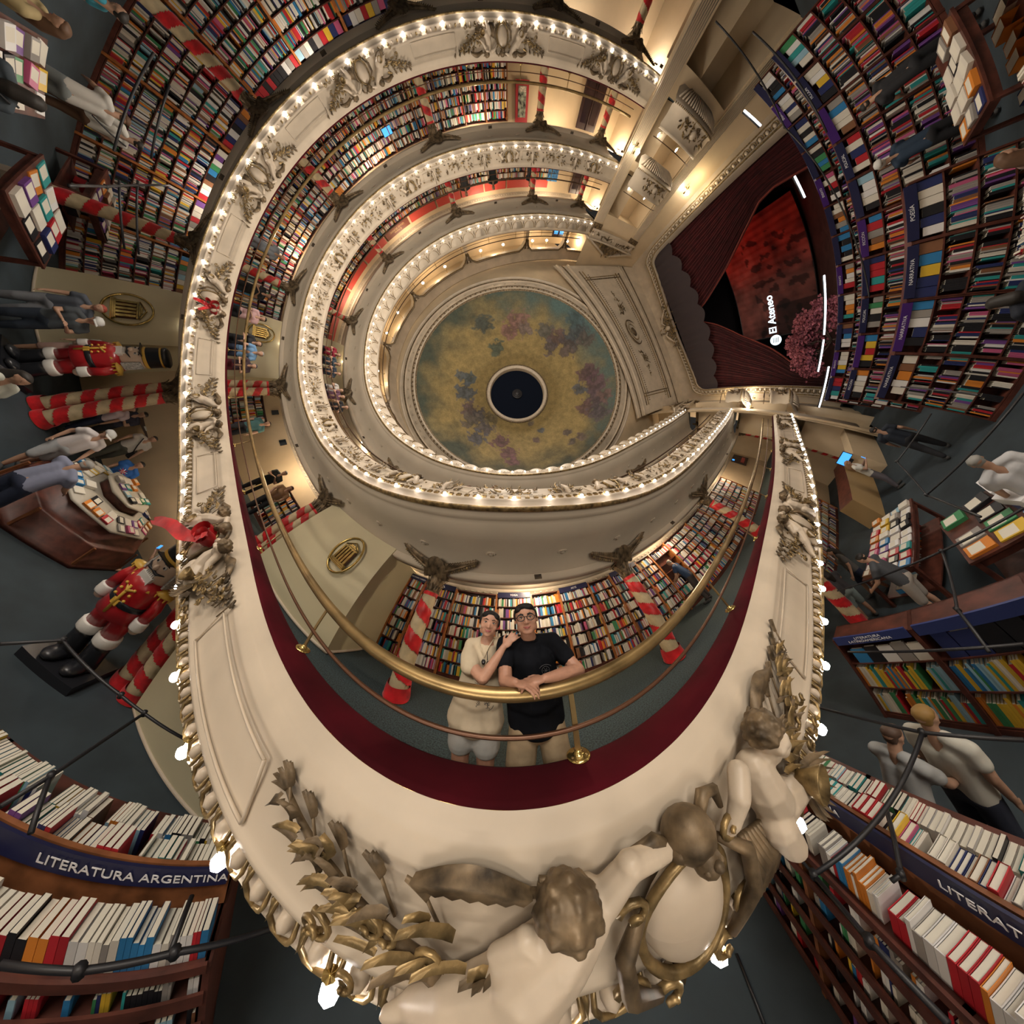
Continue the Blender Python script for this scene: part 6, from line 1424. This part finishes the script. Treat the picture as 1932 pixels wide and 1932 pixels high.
# ------------------------------------------------------------------ putti, shields and foliage on the lowest parapet
def relief_group(s0, name, near):
    zb = ZB[0]; org = cpt(s0, 0, zb)
    def G(ds, off, z): return cpt(s0+ds, off, zb+z) - org
    def fr(ds):
        o = cpt(s0+ds, 0, 0); return (cpt(s0+ds+.05, 0, 0)-o).normalized(), Vector((0, 0, 1)), (cpt(s0+ds, -1, 0)-o).normalized()
    vx = .008 if near else .016
    # ivory bodies
    b = MB()
    def limb(pts, rs): cap(b, [G(*p) for p in pts], rs, PUTTO, seg=9 if near else 7)
    limb([(.25, .01, .54), (.34, -.02, .45), (.43, -.03, .36)], [.075, .085, .095])                  # left putto: back and hips
    limb([(.21, .0, .55), (.12, -.01, .66), (-.10, .01, .58)], [.05, .042, .032]); limb([(-.10, .01, .58), (-.15, .0, .56)], [.034, .022])
    limb([(.45, -.03, .34), (.60, -.035, .25), (.72, -.01, .13)], [.085, .062, .036]); limb([(.40, -.06, .30), (.49, -.08, .18), (.56, -.04, .08)], [.08, .056, .035])
    limb([(.72, -.01, .13), (.78, -.03, .10)], [.032, .02]); limb([(.33, -.05, .46), (.42, -.02, .50), (.50, -.01, .42)], [.04, .034, .025])
    limb([(-.55, .0, .50), (-.55, -.015, .40), (-.58, -.015, .30)], [.075, .085, .085])              # right putto: chest and belly
    limb([(-.44, .0, .58), (-.36, -.03, .54), (-.31, -.02, .47)], [.045, .04, .028]); limb([(-.31, -.02, .47), (-.27, -.01, .44)], [.03, .02])
    limb([(-.66, -.02, .52), (-.74, -.04, .42), (-.84, -.02, .35)], [.042, .036, .026])
    limb([(-.62, -.02, .26), (-.76, -.035, .19), (-.82, -.01, .08)], [.08, .06, .035]); limb([(-.53, -.04, .24), (-.56, -.06, .13), (-.60, -.03, .04)], [.07, .052, .033]); limb([(-.82, -.01, .08), (-.88, -.03, .06)], [.032, .02])
    limb([(-.615, -.05, .53), (-.63, -.06, .57)], [.05, .05]); limb([(.30, -.01, .52), (.31, -.03, .58)], [.05, .05])
    for (c, rr) in (((-.63, -.055, .60), .068), ((.31, -.03, .60), .066)): b.ball(G(*c), rr, PUTTO, u=12, vv=10)
    e = fr(-.63)[2]; b.ball(G(-.63, -.055, .585)+e*.055, .032, PUTTO); b.ball(G(-.60, -.055, .575)+e*.05, .026, PUTTO); b.ball(G(-.66, -.055, .575)+e*.05, .026, PUTTO)
    m_ = fuse(b, 'putti', vx, PUTTO, 3); root = inst(m_, 'putti_relief', org - cpt(0, 0, ZB[0]), parent=PAR[0], label=name)
    # gilded hair caps and little wings
    b = MB(); r = random.Random(6)
    for (c, sgn) in (((.315, -.03, .63), 1), ((-.635, -.045, .63), -1)):
        b.ball(G(*c), (.082, .082, .085), OLDGILT, u=14, vv=10)
        for q in range(46):
            a = r.uniform(0, 6.28); t = r.uniform(-.25, 1); p = G(*c) + Vector((math.cos(a)*.074*math.sqrt(1-t*t), math.sin(a)*.074*math.sqrt(1-t*t), t*.078)); b.ball(p, r.uniform(.014, .024), OLDGILT, u=6, vv=4)
    inst(fuse(b, 'hair', .006 if near else .012, OLDGILT, 1), 'gilded_hair', parent=root)
    b = MB()
    b.ball(G(-.10, -.01, .62), (.085, .085, .085), OLDGILT, u=16, vv=12); b.tube([G(-.10+.075*math.cos(t), -.035, .595+.05*math.sin(t)) for t in np.linspace(.1, 3.04, 9)], .022, OLDGILT, seg=7)                              # mask above the shield
    e = fr(-.1)[2]; b.ball(G(-.10, -.01, .57)+e*.06, (.045, .045, .05), OLDGILT); b.ball(G(-.10, -.01, .59)+e*.10, .016, OLDGILT)
    for s in (-1, 1): b.ball(G(-.10+s*.028, -.01, .575)+e*.085, .011, OLDGILT)
    b.tube([G(-.04, .0, .60), G(.02, .01, .66), G(.10, .02, .64), G(.14, .02, .56)], [.02, .026, .022, .012], OLDGILT, seg=7); b.tube([G(-.16, .0, .60), G(-.22, .01, .67), G(-.29, .02, .62), G(-.31, .02, .52)], [.02, .026, .022, .012], OLDGILT, seg=7)
    b.build('mask', root)
    b = MB(); P = []                                                                                  # shield
    for i in range(13):
        a = math.pi*i/12; row = []
        for j in range(25):
            t = 2*math.pi*j/24; rr = math.sin(a/2) if False else i/12
            row.append(G(-.08 + .155*rr*math.cos(t), -.09*math.sqrt(max(0, 1-rr*rr)) + .03, .29 + .22*rr*math.sin(t)))
        P.append(row)
    b.grid(P, PUTTO); b.build('shield', root)
    b = MB(); L = lambda c, dx, dz, ln, wd, mm, bend=.3: relief_leaf(b, G(*c), fr(c[0])[0]*dx + Vector((0, 0, dz)), fr(c[0])[2], ln, wd, mm, bend)
    b.tube([G(-.08 + .175*math.cos(t), .01-.02*abs(math.sin(t)), .29 + .24*math.sin(t)) for t in np.linspace(0, 2*math.pi, 33)[:-1]], .017, GILT, seg=6, closed=True)
    for s in (-1, 1):
        for (x, z, rr) in ((.20, .47, .045), (.21, .12, .05), (.10, .03, .04)): u_, v_, n_ = fr(-.08); scroll(b, G(-.08+s*x, .0, z), u_*s, v_, n_, rr, GILT, w=.013)
        b.tube([G(-.08+s*.16, .0, .46), G(-.08+s*.25, -.04, .35), G(-.08+s*.24, -.05, .20), G(-.08+s*.14, -.02, .06)], [.016, .026, .026, .016], OLDGILT, seg=7)
        for q in range(3): L((-.08+s*.035*q, .01, .06+.012*q), s*.6, -.5, .07, .028, OLDGILT, .2)
    # drapery of the right putto, trumpet bell, big acanthus leaves
    for q in range(9): b.tube([G(-.36-.02*q, .0, .34-.01*q), G(-.38-.022*q, -.03, .18), G(-.34-.02*q, -.01, .05)], [.014, .024, .016], OLDGILT, seg=6)
    # large scalloped wings behind the putti
    for s, x0, x1 in ((1, .40, .74), (-1, -.74, -1.12)):
        P = []
        for q in range(15):
            t = q/14; x = x0+(x1-x0)*t; z = .60 + .045*math.sin(math.pi*t); P.append([G(x, .045, z+.05*math.sin(math.pi*t)), G(x, .0, z+.02), G(x, .01, z-.045*math.sin(math.pi*t)**.5-.014*(q % 2)), G(x, .05, z-.06)])
        b.grid(P, OLDGILT); b.grid([rw[::-1] for rw in P], OLDGILT); u_, v_, n_ = fr(x0); b.tube([G(x0, .03, .60), G(x0-s*.05, .02, .615), G(x0-s*.06, .02, .66), G(x0-s*.02, .02, .675)], [.016, .014, .014, .01], OLDGILT, seg=6)
    r = random.Random(8)
    for s in (-1, 1):
        xb = .42 if s > 0 else -.72; xe = 1.32 if s > 0 else -1.42
        for q in range(44):
            t = r.random()**1.1; x = xb + (xe-xb)*t; zc = .30 + .22*t; z = zc + r.gauss(0, .13)*(1.05-t); a = r.uniform(-1.3, 1.3)
            L((x, .02 - .05*(1-t), max(.0, min(.62, z))), s*math.cos(a), math.sin(a)+.15, r.uniform(.06, .15)*(1.1-.4*t), r.uniform(.014, .032), GILT if r.random() < .55 else OLDGILT, r.uniform(.1, .45))
        for q in range(9):
            x = xb + (xe-xb)*r.uniform(0, .75); u_, v_, n_ = fr(x); scroll(b, G(x, .0, r.uniform(.08, .42)), u_, v_, n_, r.uniform(.03, .055), GILT, w=.011, sgn=s, a0=r.uniform(0, 6))
        b.tube([G(xb+s*.05, -.02, .12), G(xb+s*.3, .01, .30), G(xb+s*.6, .03, .42), G(xe, .05, .52)], [.028, .024, .018, .010], OLDGILT, seg=7)
        for q in range(5):
            x = xb + s*(.28+.15*q); z = .50 + .015*q
            for a in (-.5, .1, .7): L((x, .045, z), s*(.35+a*.3), .9-abs(a)*.4, .10, .020, OLDGILT, .06)
            b.tube([G(x-s*.05, .04, z-.14), G(x, .04, z)], .006, OLDGILT, seg=5)
        for q in range(3): L((xe, .05, .52), s*(.6+.2*q), .5-.4*q, .09, .02, OLDGILT, .1)
        u_, v_, n_ = fr(xb); b.lathe([(.035, 0), (.045, .03), (.075, .09), (.07, .095), (.04, .05), (.01, .03)], GILT, M=Matrix.Translation(G(xb+s*.05, -.05, .24)) @ n_.to_track_quat('Z', 'Y').to_matrix().to_4x4(), seg=14)
        for q in range(12): a = R_(200+q*14); L((xb+s*.12, -.04, .20), math.cos(a)*s, math.sin(a), .15, .03, OLDGILT, .5)
    b.build('gilded_foliage', root, kind='stuff')
    return root
gc = [-13.65, -9.25, -4.85, -.45, 3.95, 8.35, 12.75, 17.15, 21.55, 25.95, 30.3]
gl_ = {-.45: 'large relief of two putti with a shield directly below the camera', 3.95: 'putti and shield relief at lower left, crossed by the red ribbon', 8.35: 'putti relief on the left side of the lowest parapet', 12.75: 'putti relief next to the small red bow', 17.15: 'putti relief at upper left, third after the bow', 21.55: 'putti relief at the top left bend of the parapet', 25.95: 'putti relief at the top of the photograph', 30.3: 'putti relief nearest the left pilaster of the stage', -4.85: 'putti relief on the parapet at right, beside the book table', -9.25: 'putti relief at the right, second towards the stage', -13.65: 'putti relief at the right end of the lowest parapet'}
for s in gc:
    if S0+1.5 < s < S1-1.3: relief_group(s, gl_[s], abs(s) < 6)

# ------------------------------------------------------------------ red satin bows on the parapet
def bow(s, lab, tails):
    root = empty('satin_bow', cpt(s, -.08, ZB[0]+.35), crz(s), label=lab, cat='bow'); q = MB(); inv = Matrix.Translation(cpt(s, -.08, ZB[0]+.35)) @ Matrix.Rotation(crz(s), 4, 'Z'); inv = inv.inverted()
    for a in (0.9, 2.4, -.3) if not tails else (0.8, 2.2):
        P = []
        for k in range(13):
            t = k/12*2*math.pi; P.append([Vector((math.cos(a)*.24*(1-math.cos(t))*.5*1.0 + math.sin(a)*.07*math.sin(t), y + .05*math.sin(t), math.sin(a)*.24*(1-math.cos(t))*.5 - math.cos(a)*.07*math.sin(t))) for y in (-.01, .05, .10)])
        q.grid(P, RED); q.grid([rw[::-1] for rw in P], RED)
    q.ball((0, .05, 0), (.045, .045, .045), RED); q.build('loops', root); q = MB()
    for pts, w_ in tails or [([(0, .03, 0), (.08, .07, -.18), (.10, .10, -.36)], .06), ([(0, .03, 0), (-.12, .06, -.12), (-.22, .09, -.22)], .05)]:
        P = []
        for k in range(12):
            t = k/11*(len(pts)-1); i = min(int(t), len(pts)-2); f = t-i; p = Vector(pts[i])*(1-f)+Vector(pts[i+1])*f; ww = w_*(1.0-.25*k/11) if k < 11 else w_*.3
            d_ = (Vector(pts[i+1])-Vector(pts[i])).normalized(); sd = d_.cross(Vector((0, 1, 0))).normalized(); P.append([p - sd*ww, p + Vector((0, .03*math.sin(k), 0)), p + sd*ww])
        q.grid(P, RED); q.grid([rw[::-1] for rw in P], RED)
    q.build('tails', root)
bow(12.2, 'red satin bow tied on the parapet at the left', None)
bow(3.75, 'long red satin ribbon hanging over the parapet at lower left', [([(0, .05, .05), (.10, .14, -.10), (.45, .22, -.24), (.85, .26, -.50)], .085), ([(0, .05, .0), (-.10, .10, .10), (-.16, .10, .16)], .06)])

# ------------------------------------------------------------------ toy soldiers, tables, pipe frame
def toy_soldier(p, face, h, lab):
    k = h/2.6; root = empty('toy_soldier', p, face-math.pi/2, label=lab, cat='statue'); root.scale = (k, k, k)
    CRM = mat('painted_cream', (.62, .47, .36), .35); RD = mat('painted_red', (.42, .015, .02), .3, coat=.4); GLD = mat('painted_gold', (.62, .38, .06), .35); WH = mat('painted_white', (.7, .68, .64), .4); BK = mat('painted_black', (.015, .016, .02), .3)
    q = MB(); q.box((0, 0, .06), (.75, .6, .12), BK); q.build('plinth', root)
    for s in (-1, 1):
        q = MB(); q.lathe([(.12, .12), (.13, .16), (.12, .45), (.13, .55)], BK, c=(s*.15, 0, 0), seg=14); q.ball((s*.15, .12, .17), (.11, .17, .07), BK); q.build('boot', root)
        q = MB(); q.lathe([(.14, .53), (.15, .55), (.15, .66), (.14, .68)], WH, c=(s*.15, 0, 0), seg=14); q.build('boot_cuff', root)
        q = MB(); q.lathe([(.125, .66), (.14, .9), (.13, 1.02)], WH if False else RD, c=(s*.14, 0, 0), seg=14); q.build('leg', root)
        q = MB(); q.tube([(s*.30, 0, 1.60), (s*.37, .02, 1.38), (s*.37, .06, 1.16)], [.09, .085, .08], RD, seg=12); a = q.build('arm', root)
        q = MB(); q.lathe([(.095, -.02), (.10, .0), (.10, .12), (.09, .14)], WH, c=(s*.37, .06, 1.03), seg=12); q.ball((s*.37, .06, .99), (.07, .07, .07), CRM); q.build('cuff', a)
        q = MB(); q.lathe([(.13, 1.62), (.15, 1.65), (.04, 1.70)], GLD, c=(s*.30, 0, 0), seg=12)
        for j in range(10): q.box((s*.30+.125*math.cos(j*.63), .125*math.sin(j*.63), 1.60), (.02, .02, .07), GLD)
        q.build('epaulette', a)
    q = MB(); q.lathe([(.24, .95), (.29, .98), (.27, 1.2), (.26, 1.3), (.30, 1.55), (.26, 1.68), (.1, 1.72)], RD, seg=20); q.build('coat', root)
    q = MB(); q.lathe([(.278, 1.19), (.285, 1.20), (.285, 1.27), (.275, 1.28)], BK, seg=20); q.box((0, .28, 1.235), (.10, .03, .09), GLD); q.build('belt', root)
    q = MB(); q.tube([(-.2, .19, 1.6), (0, .30, 1.45), (.2, .19, 1.6)], .025, GLD, seg=6); q.tube([(0, .285, 1.05), (0, .30, 1.55)], .02, GLD, seg=6)
    for j in range(3): q.ball((-.09, .29, 1.32+.1*j), .022, GLD); q.ball((.09, .29, 1.32+.1*j), .022, GLD)
    q.build('braiding', root)
    q = MB(); q.lathe([(.17, 1.68), (.22, 1.74), (.235, 2.0), (.225, 2.12)], CRM, seg=22); q.ball((0, .25, 1.93), (.035, .05, .055), CRM); hd = q.build('head', root)
    q = MB(); q.box((0, .215, 1.80), (.16, .05, .07), WH); 
    for j in range(5): q.box((-.06+.03*j, .243, 1.80), (.003, .004, .06), BK)
    q.build('teeth', hd)
    q = MB(); q.tube([(-.17, .19, 1.91), (-.08, .25, 1.865), (0, .262, 1.885), (.08, .25, 1.865), (.17, .19, 1.91)], [.008, .024, .02, .024, .008], BK, seg=7); q.build('moustache', hd)
    q = MB(); q.box((0, .215, 1.70), (.20, .07, .16), WH, taper=1.1); q.build('beard', hd)
    for s in (-1, 1):
        q = MB(); q.ball((s*.085, .215, 2.01), (.034, .02, .038), WH); q.ball((s*.085, .236, 2.01), (.016, .012, .02), BK); q.tube([(s*.04, .232, 2.06), (s*.09, .236, 2.085), (s*.13, .21, 2.06)], .010, BK, seg=5); q.build('eye', hd)
        q = MB(); q.box((s*.235, .0, 1.88), (.03, .20, .36), mat('fake_fur', (.5, .5, .48), .9, noise_scale=30, noise_amt=.4)); q.build('side_hair', hd)
    q = MB(); q.lathe([(.235, 2.10), (.24, 2.12), (.235, 2.5), (.25, 2.56), (.2, 2.6)], BK, seg=22); q.box((0, .25, 2.12), (.30, .14, .02), BK); ht = q.build('shako_hat', root)
    q = MB(); q.lathe([(.243, 2.11), (.25, 2.12), (.25, 2.17), (.243, 2.18)], GLD, seg=22); q.lathe([(.243, 2.44), (.248, 2.45), (.248, 2.47), (.243, 2.48)], GLD, seg=22); q.build('hat_band', ht)
pa = cpt(COLS[5]+.62, 1.30, GZ); toy_soldier(pa, crz(COLS[5])+math.pi/2, 2.75, 'large painted wooden toy soldier in front of the far double column, ground floor')
pb = cpt(COLS[4]+.50, 1.20, GZ); toy_soldier(pb, crz(COLS[4])+math.pi/2+.5, 2.85, 'large painted wooden toy soldier beside the near striped column at lower left')
# books lying flat on tables
flatm = MB(); flatm.box((0, 0, .5), (1, 1, 1), BOOKO); flatm.box((0, .1, 1.001), (.8, .55, .01), PAGES); FLATM = flatm.mesh('flat_book')
def flats(M, nx, ny, w, d, seed, where, skip=.1, stack=True):
    r = random.Random(seed)
    for i in range(nx):
        for j in range(ny):
            if r.random() < skip: continue
            c, _, nm = r.choices(PAL, PW)[0]; n = r.choice((1, 1, 2, 3)) if stack else 1; hh = .022*n
            o = D.objects.new('book', FLATM); COL.objects.link(o); o.color = tuple(c)+(1,); o.matrix_world = M @ Matrix.Translation((-w/2 + w*(i+.5)/nx, -d/2 + d*(j+.5)/ny, .001)) @ Matrix.Rotation(r.gauss(0, .08), 4, 'Z') @ Matrix.Diagonal((w/nx*.82, d/ny*.86, hh, 1))
            BCOUNT[where] = BCOUNT.get(where, 0) + 1; tag(o, '%s book, %s of those lying flat on the %s' % (nm, nth(BCOUNT[where]), where), 'book', 'books lying on the %s' % where)
# octagonal table
root = empty('octagonal_table', (oct_[0], oct_[1], GZ), label='dark octagonal two-tier book table on the ground floor at left', cat='table')
def octa(q, r0, z0, r1, z1, m): q.lathe([(r0, z0), (r1, z1)], m, seg=8)
q = MB(); q.lathe([(1.30, 0), (1.30, .08), (1.22, .10), (1.22, .50), (1.18, .52), (1.0, .52), (1.0, .84)], WOOD, seg=8); q.build('body', root)
for k in range(8):
    a = k*math.pi/4; q = MB(); q.box((1.26*math.cos(a), 1.26*math.sin(a), .27), (.04, .04, .54), WOODM, rz=a); q.build('post', root)
q = MB(); q.lathe([(1.02, .82), (1.06, .84), (1.04, .88), (.5, 1.02), (.48, .98)], mat('cream_tray', (.50, .46, .38), .5), seg=8); q.build('lower_tray', root)
q = MB(); q.lathe([(.47, .98), (.47, 1.22)], WOOD, seg=8); q.build('riser', root)
q = MB(); q.lathe([(.52, 1.2), (.55, 1.23), (.52, 1.26), (.05, 1.30)], mat('cream_tray', (.50, .46, .38), .5), seg=8); q.build('upper_tray', root)
OM = Matrix.Translation((oct_[0], oct_[1], GZ))
for k in range(8):
    a = (k+.5)*math.pi/4; M_ = OM @ Matrix.Rotation(a, 4, 'Z') @ Matrix.Translation((.77, 0, .945)) @ Matrix.Rotation(R_(15), 4, 'Y'); flats(M_, 2, 3, .40, .56, 40+k, 'octagonal table', .1)
flats(OM @ Matrix.Translation((0, 0, 1.30)), 4, 4, .72, .72, 60, 'octagonal table', .2)
def table(cx, cy, rz, w, d, h, lab, where, nx, ny, seed, wood=WOOD, skip=.1, top=None):
    root = empty('display_table', (cx, cy, GZ), rz, label=lab, cat='table'); q = MB(); q.box((0, 0, h-.02), (w, d, .04), top or wood); q.build('table_top', root)
    q = MB(); q.box((0, 0, h-.10), (w-.08, d-.08, .12), wood); q.build('apron', root); q = MB(); q.box((0, 0, .22), (w-.1, d-.1, .03), wood); q.build('lower_shelf', root)
    for sx in (-1, 1):
        for sy in (-1, 1): q = MB(); q.box((sx*(w/2-.05), sy*(d/2-.05), (h-.04)/2), (.06, .06, h-.04), wood); q.build('leg', root)
    M_ = Matrix.Translation((cx, cy, GZ+h)) @ Matrix.Rotation(rz, 4, 'Z'); flats(M_, nx, ny, w-.06, d-.06, seed, where, skip)
    r = random.Random(seed); 
    mb = MB()
    for k in range(int(w/.25)): book_into(mb, M_ @ Matrix.Translation((-w/2+.1+.25*k, 0, -h+.24)), 0, .18, r.uniform(.06, .2), .3, 0, r.choices(PAL, PW)[0][0], y=.2)
    mb.build('book_rows', label='book piles on the low shelf of the %s' % where, cat='books', group='packed book rows', kind='stuff')
    return root
AR = math.atan2(AX[1], AX[0])
t1 = atz(1680, 1020, GZ+.85); table(t1.x, t1.y, AR-.25, 2.1, 1.0, .85, 'long dark book table covered with covers, right of the bulbs', 'long table at the right', 9, 4, 71, skip=.05)
t2 = atz(1905, 955, GZ+.85); table(t2.x, t2.y, AR+.05, 1.2, 1.5, .85, 'table with red and white books at the right edge', 'table at the right edge', 4, 4, 72, skip=.2)
t3 = atz(75, 400, GZ+.85); table(t3.x, t3.y, AXR+.3, 1.5, 1.2, .85, 'dark table with rows of colourful magazines at the left edge', 'magazine table at the left edge', 4, 3, 73, skip=0)
t4 = atz(205, 395, GZ+.85); table(t4.x, t4.y, AXR+.5, 1.2, 1.2, .80, 'table with piles of pale books at upper left', 'table of pale books', 4, 4, 74)
t5 = atz(1815, 150, GZ+.9); table(t5.x, t5.y, AXR+.1, 1.6, .9, .9, 'table with newspapers and red covers at the upper right', 'table at the upper right', 5, 3, 75)
t6 = atz(30, 130, GZ+.85); table(t6.x, t6.y, AXR, 1.6, 1.0, .85, 'dark table at the upper left corner', 'corner table', 5, 3, 76)
gondola(9.0, 1, 2.2, 4.4, .78, 'low brown display case with mixed books at the right edge of the photograph', 'low display case at the right', [], 77, ind=False)
# white boxes and red spines on the table at the right edge
for k, (px, py) in enumerate(((1875, 905), (1915, 925))):
    p = atz(px, py, GZ+1.0); q = MB(); q.box((0, 0, .07), (.42, .30, .14), WHITE); o = q.build('gift_box', label='white carton %s on the right edge table' % ('nearer' if k else 'farther'), cat='box'); o.location = (p.x, p.y, GZ+.87); o.rotation_euler = (0, 0, AR+.4*k)
# hanging black pipe frame with clamps
PIPES = [[(1535, 1332), (1740, 1382), (1932, 1396)], [(1740, 1382), (1535, 1650), (1465, 1568)], [(1535, 1650), (1640, 1775), (1790, 1932)], [(1672, 1525), (1700, 1650), (1682, 1662)], [(1580, 1115), (1777, 1040), (1932, 958)], [(1777, 1040), (1806, 1150), (1866, 1230)], [(1600, 1230), (1932, 1215)],
         [(1757, 780), (1692, 871), (1748, 934), (1932, 740)], [(1748, 934), (1850, 975)], [(0, 1215), (118, 1208), (228, 1312), (272, 1346), (352, 1396)], [(272, 1346), (95, 1465), (0, 1522)], [(95, 1465), (58, 1572)], [(0, 1820), (150, 1832), (330, 1797), (542, 1742)], [(362, 1690), (318, 1808)],
         [(1700, 730), (1845, 745)], [(1350, 40), (1480, 240), (1600, 420), (1640, 560)], [(1420, 60), (1560, 250)], [(130, 350), (200, 352), (320, 350)], [(225, 340), (235, 470)], [(260, 340), (262, 480)], [(290, 100), (215, 285)], [(320, 160), (285, 300)], [(1390, 1800), (1442, 1932)]]
PLAB = ['over the blonde woman in white', 'angled over the bookcase with the LITERATURA sign', 'long one over the lower shelves under the putti', 'short strut above the blue sign', 'over the book table by the charcoal t-shirt man', 'strut down to the LATINOAMERICANA sign', 'level above the LATINOAMERICANA shelves',
 'bent one over the floor by the woman with the phone', 'short one beside the bent pipe', 'zigzag over the floor by the toy soldier', 'over the dark floor towards the pale books', 'short strut at the pale books', 'thick one across the near book rows', 'short strut on the near book rows', 'short one over the NARRATIVA rows',
 'long one in front of the boxes and curtain', 'beside the long one over the upper rows', 'over the magazine table', 'thin strut crossing the tall cases', 'second thin strut crossing the tall cases', 'over the display of pale books', 'short one over the tall cases', '']
for k, ln in enumerate(PIPES):
    z = -1.35 if k != 22 else GZ+.02; pts = [atz(x, y, z - (.15 if k in (3, 13) else 0)) for x, y in ln]; rp = .013 if k not in (1, 2, 12) else .015
    if max(math.hypot(p.x, p.y) for p in pts) > 9: rp = .02
    q = MB(); dense = []
    for a, b in zip(pts[:-1], pts[1:]): n = max(1, int((b-a).length/.4)); dense += [a + (b-a)*i/n for i in range(n)]
    dense.append(pts[-1]); q.tube([p - pts[0] for p in dense], rp, BLACK, seg=8)
    root = q.build('black_pipe', label='hanging black pipe, ' + PLAB[k] if k != 22 else 'black cable strip lying on the dark floor below the putti', cat='pipe'); root.location = pts[0]
    for p in pts[1:-1]: q = MB(); q.lathe([(rp*1.5, -.025), (rp*1.5, .025)], BLACK, seg=8, M=Matrix.Translation(p-pts[0])); q.build('clamp', root)
